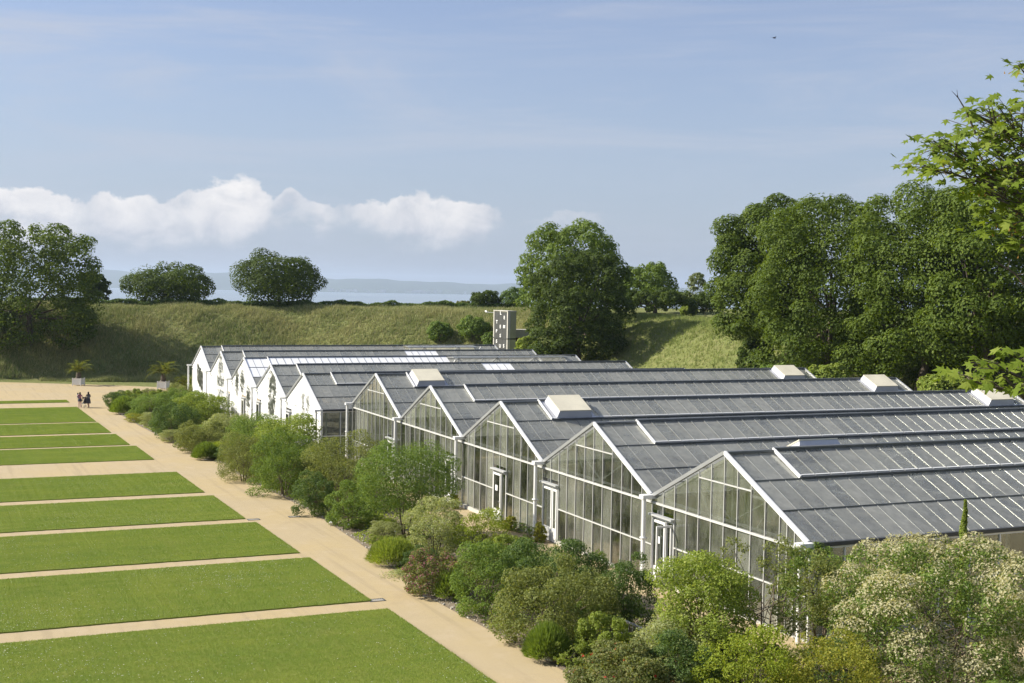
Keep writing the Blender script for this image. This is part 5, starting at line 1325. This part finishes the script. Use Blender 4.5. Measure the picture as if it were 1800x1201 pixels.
# distant figure on the bank
p = at(602, 600, 181.5); j, e_ = adult_joints(1.6, .1)
b3 = body('person', j, e_, [(skin_m, lambda c: c.z > 1.38), (navy_m, lambda c: c.z < .85), (grey_m, lambda c: True)], 1)
o = link('person', b3, loc=(p[0], 181.5, float(terrain(p[0], 181.5))), rot=(0, 0, .5)); tag(o, 'distant figure in dark clothes on the grassy bank', 'person'); hair(o, 1.58, .95)

# ------------------------------------------------------------------ small things: grates, railing, labels, bird
def grate(px, py, lab, wd=.62, ln=.42):
    p = gp(px, py); s, t = st(p[0], p[1]); g = link('drain_grate', None, mw=ground_frame(s, t, .016)); tag(g, lab, 'grate', 'drain grates in the path')
    f = MB(); f.box(-wd/2, wd/2, -ln/2, -ln/2+.04, -.02, .012); f.box(-wd/2, wd/2, ln/2-.04, ln/2, -.02, .012); f.box(-wd/2, -wd/2+.04, -ln/2+.04, ln/2-.04, -.02, .012); f.box(wd/2-.04, wd/2, -ln/2+.04, ln/2-.04, -.02, .012)
    f.build('frame', M['dark_metal'], g); bmesh_ = None
    for q in range(8):
        xq = -wd/2 + .07 + q*(wd - .14)/7; MB().box(xq-.018, xq+.018, -ln/2+.04, ln/2-.04, -.018, .008).build('bar', M['zinc'], g)
    MB().box(-wd/2+.03, wd/2-.03, -ln/2+.03, ln/2-.03, -.013, -.011).build('sump', M['tower_dark'], g)
grate(662, 1056, 'drain grate at the corner of the second lawn from the bottom')
grate(756, 1048, 'drain grate at the bed edge below the pink bush')
grate(446, 914, 'drain grate at the corner of the fourth lawn from the bottom')
grate(518, 909, 'drain grate at the bed edge below the dark evergreen shrub')
grate(366, 808, 'drain grate at the bed end of the cross path')
q = at(1086, 1130, 41.4); zq = float(G(q[0], 41.4)); tq = at(1094, 1086, 41.4)[2] - zq
rl_ = link('railing', None, loc=(q[0], 41.4, zq), rot=(0, 0, ROTZ - 1.25)); tag(rl_, 'short grey metal railing among the shrubs', 'railing')
MB().bar((0, 0, tq), (1.9, 0, tq - .25), .05).build('handrail', M['zinc'], rl_); MB().bar((0, 0, .45), (1.9, 0, .30), .035).build('lower_rail', M['zinc'], rl_)
for a in range(13): MB().bar((a*.155, 0, .1 if a % 6 else -.1), (a*.155, 0, tq - a*.0205), .05 if a % 6 == 0 else .018).build('baluster', M['zinc'], rl_)
for k, (px, py) in enumerate([(581, 926), (591, 921), (612, 931), (665, 938), (640, 950), (695, 941), (880, 1082), (868, 1090), (560, 905), (705, 1000)]):
    p = gp(px, py); o = link('plant_label', None, loc=(p[0], p[1], float(G(p[0], p[1])) + .02), rot=(0, 0, .2*k)); tag(o, 'white plant label on a stake, %s from the left along the bed edge' % ORD[(1, 2, 3, 5, 4, 6, 9, 8, 0, 7)[k]], 'label', 'white plant labels in the bed')
    MB().box(-.012, .012, -.012, .012, -.05, .2).build('stake', M['zinc'], o); MB().add([(-.07, -.02, .17), (.07, -.02, .17), (.07, .05, .26), (-.07, .05, .26), (-.07, -.01, .165), (.07, -.01, .165), (.07, .06, .255), (-.07, .06, .255)], BOXF).build('plate', M['paper'], o)
bp = at(1361, 67, 90.0)
mb = MB(); mb.tube([(-.16, 0, 0), (-.06, 0, .01), (.06, 0, .01), (.13, 0, .02), (.18, 0, .015)], [.01, .045, .04, .028, .004], 8)
for s in (-1, 1): mb.add([(-.05, 0, .02), (.05, 0, .02), (.02, s*.2, .09), (-.03, s*.2, .09), (-.05, s*.36, .05)], [[0, 1, 2, 3]]); mb.add([(.02, s*.2, .09), (-.03, s*.2, .09), (-.06, s*.36, .05)], [[0, 1, 2]])
tag(mb.build('bird', char_m, loc=tuple(bp), rot=(0, 0, .6)), 'dark bird gliding high in the sky', 'bird')

# ------------------------------------------------------------------ foreground sycamore reaching in from the right
def maple(r):
    tips = [(0, 1.0), (.62, .52), (.60, -.12), (-.60, -.12), (-.62, .52)]
    pts = [(0, -.38)]
    out_ = [(.60, -.22), (.28, .02), (.72, .50), (.24, .38), (0, 1.0), (-.24, .38), (-.72, .50), (-.28, .02), (-.60, -.22)]
    return np.array([(0, -.30)] + out_, float)
def sycamore():
    r = np.random.default_rng(91); shape = maple(r); m = len(shape)
    base = np.array([8.6, 13.2]); gz = float(terrain(*base)); root = link('sycamore_tree', None, loc=(base[0], base[1], gz)); tag(root, 'sycamore leaning in from the right edge with lobed leaves close to the viewer', 'tree')
    O = np.array([base[0], base[1], gz])
    fork = np.array([8.3, 13.3, 11.3])
    wood = MB(); wood.tube([O + (0, 0, -.4), O + (-.05, 0, 1.0), fork, fork + (.4, .2, 3.5)], [.30, .24, .20, .10], 10)
    # clusters: (px, py, half width px, half height px, Y, leaves)
    cl = [(1655, 250, 48, 26, 13.2, 60), (1632, 292, 42, 28, 13.0, 55), (1690, 278, 40, 30, 13.3, 50), (1752, 196, 62, 26, 13.6, 85), (1700, 190, 20, 18, 13.4, 16), (1735, 240, 50, 26, 13.4, 60), (1772, 232, 38, 26, 13.8, 50), (1745, 290, 58, 30, 13.2, 85),
          (1785, 300, 45, 40, 13.7, 70), (1725, 330, 48, 24, 12.9, 55), (1780, 360, 45, 36, 13.1, 75), (1762, 395, 40, 20, 12.8, 36), (1797, 430, 22, 22, 12.8, 22), (1797, 115, 24, 10, 13.4, 16), (1840, 250, 60, 60, 13.9, 90), (1850, 370, 60, 60, 13.5, 90), (1850, 140, 50, 40, 13.7, 50),
          (1752, 640, 48, 22, 11.8, 34), (1785, 676, 32, 24, 11.7, 28), (1705, 668, 34, 12, 11.9, 18), (1770, 615, 24, 9, 11.9, 12), (1850, 650, 50, 40, 12.0, 45), (1845, 480, 40, 30, 12.8, 30)]
    V = []; Fc = []; Ft = []; keyV = MB(); nv = 0
    for (px, py, hw, hh, Y, n) in cl:
        c = at(px, py, Y); sx_, sz = hw/FPX*Y, hh/FPX*Y
        tipc = c + np.array([-sx_*.3, 0, sz*.1])
        lowp = py > 560
        st_ = at(1960, 730, 12.2) if lowp else fork + np.array([.05, 0, r.uniform(-.6, 1.6)])
        mid = (st_ + tipc)/2 + np.array([r.normal(0, .06), r.normal(0, .1), -.12 if not lowp else .05])
        q1 = st_*.75 + tipc*.25 + (0, 0, -.05); q2 = mid*.45 + tipc*.55 + (r.normal(0, .03), 0, -.04)
        wood.tube([st_, q1, mid, q2, tipc], [.055, .038, .028, .018, .006], 6)
        for k in range(int(n*1.12)):
            p = c + np.array([np.clip(r.normal(0, .5), -1.1, 1.1)*sx_, r.normal(0, .30), np.clip(r.normal(0, .48), -1.1, 1.1)*sz])
            if k % 4 == 0:
                sp_ = q2 + (tipc - q2)*r.random(); wood.tube([sp_, (sp_ + p)/2 + (0, 0, .02), p], [.008, .006, .003], 4, False)
            nn = np.array([r.normal(-.25, .42), r.normal(-.45, .4), .9]); nn /= np.linalg.norm(nn)
            dr = np.array([r.normal(-.5, .6), r.normal(-.3, .5), -.35]); dr -= nn*(dr@nn); dr /= np.linalg.norm(dr); sd_ = np.cross(nn, dr)
            s = r.uniform(.062, .112); curl = r.uniform(.05, .3)
            for (a, b) in shape:
                V.append(p + sd_*a*s + dr*(b + .3)*s - nn*s*curl*(a*a + .5*b*b))
            V.append(p + dr*.35*s); ce_ = nv + m
            for q in range(m): Ft.append((nv + q, nv + (q+1) % m, ce_))
            nv += m + 1
        if r.random() < .7 and not lowp:
            for k in range(10):
                p = c + np.array([r.normal(0, .35)*sx_, r.normal(-.1, .2), r.normal(-.2, .3)*sz]); t_ = unit(r, 1)[0]; t_[2] = -abs(t_[2])
                keyV.add([p, p + t_*.035 + (.008, 0, 0), p + t_*.045, p + t_*.035 - (.008, 0, 0)], [[0, 1, 2, 3]])
    # a bare twig above the top left cluster, and one low on the right
    a = at(1715, 235, 13.4); wood.tube([a, at(1698, 195, 13.4), at(1682, 168, 13.4)], [.012, .009, .005], 5); wood.tube([at(1684, 172, 13.4), at(1673, 160, 13.4)], [.005, .002], 4); wood.tube([at(1684, 172, 13.4), at(1682, 158, 13.4)], [.004, .002], 4)
    wood.tube([at(1800, 500, 12.6), at(1783, 480, 12.6), at(1760, 466, 12.6), at(1748, 458, 12.6)], [.014, .011, .008, .003], 5); wood.tube([at(1772, 472, 12.6), at(1776, 456, 12.6)], [.006, .002], 4)
    wood.tube([at(1800, 700, 11.7), at(1768, 664, 11.7), at(1732, 640, 11.7), at(1718, 632, 11.7)], [.018, .012, .007, .003], 5); wood.tube([at(1745, 648, 11.7), at(1722, 648, 11.7)], [.005, .002], 4)
    wm = wood.mesh('branch', M['bark'], True); wm.transform(Matrix.Translation(-Vector(O))); link('branch', wm, root)
    lm_ = mesh_np('foliage', np.array(V) - O, np.array(Ft), LM['syc']); link('foliage', lm_, root)
    km = keyV.mesh('winged_seed', LM['keys']); km.transform(Matrix.Translation(-Vector(O))); link('winged_seed', km, root)['kind'] = 'stuff'
sycamore()

# ------------------------------------------------------------------ haze over the bay
def haze():
    m = bpy.data.materials.new('haze'); m.use_nodes = True; m.node_tree.nodes.clear(); N = NT(m.node_tree)
    v = N.new('ShaderNodeVolumePrincipled', {'Color': (.66, .80, 1.0, 1), 'Density': HAZE, 'Anisotropy': .15})
    N.l.new(v.outputs[0], N.new('ShaderNodeOutputMaterial').inputs['Volume'])
    o = MB().box(-24500, 24500, -16500, 23000, -113.5, 175).build('haze', m); tag(o, 'blue summer haze thickening over the bay', 'haze', kind='stuff')
HAZE = 7e-5
haze()
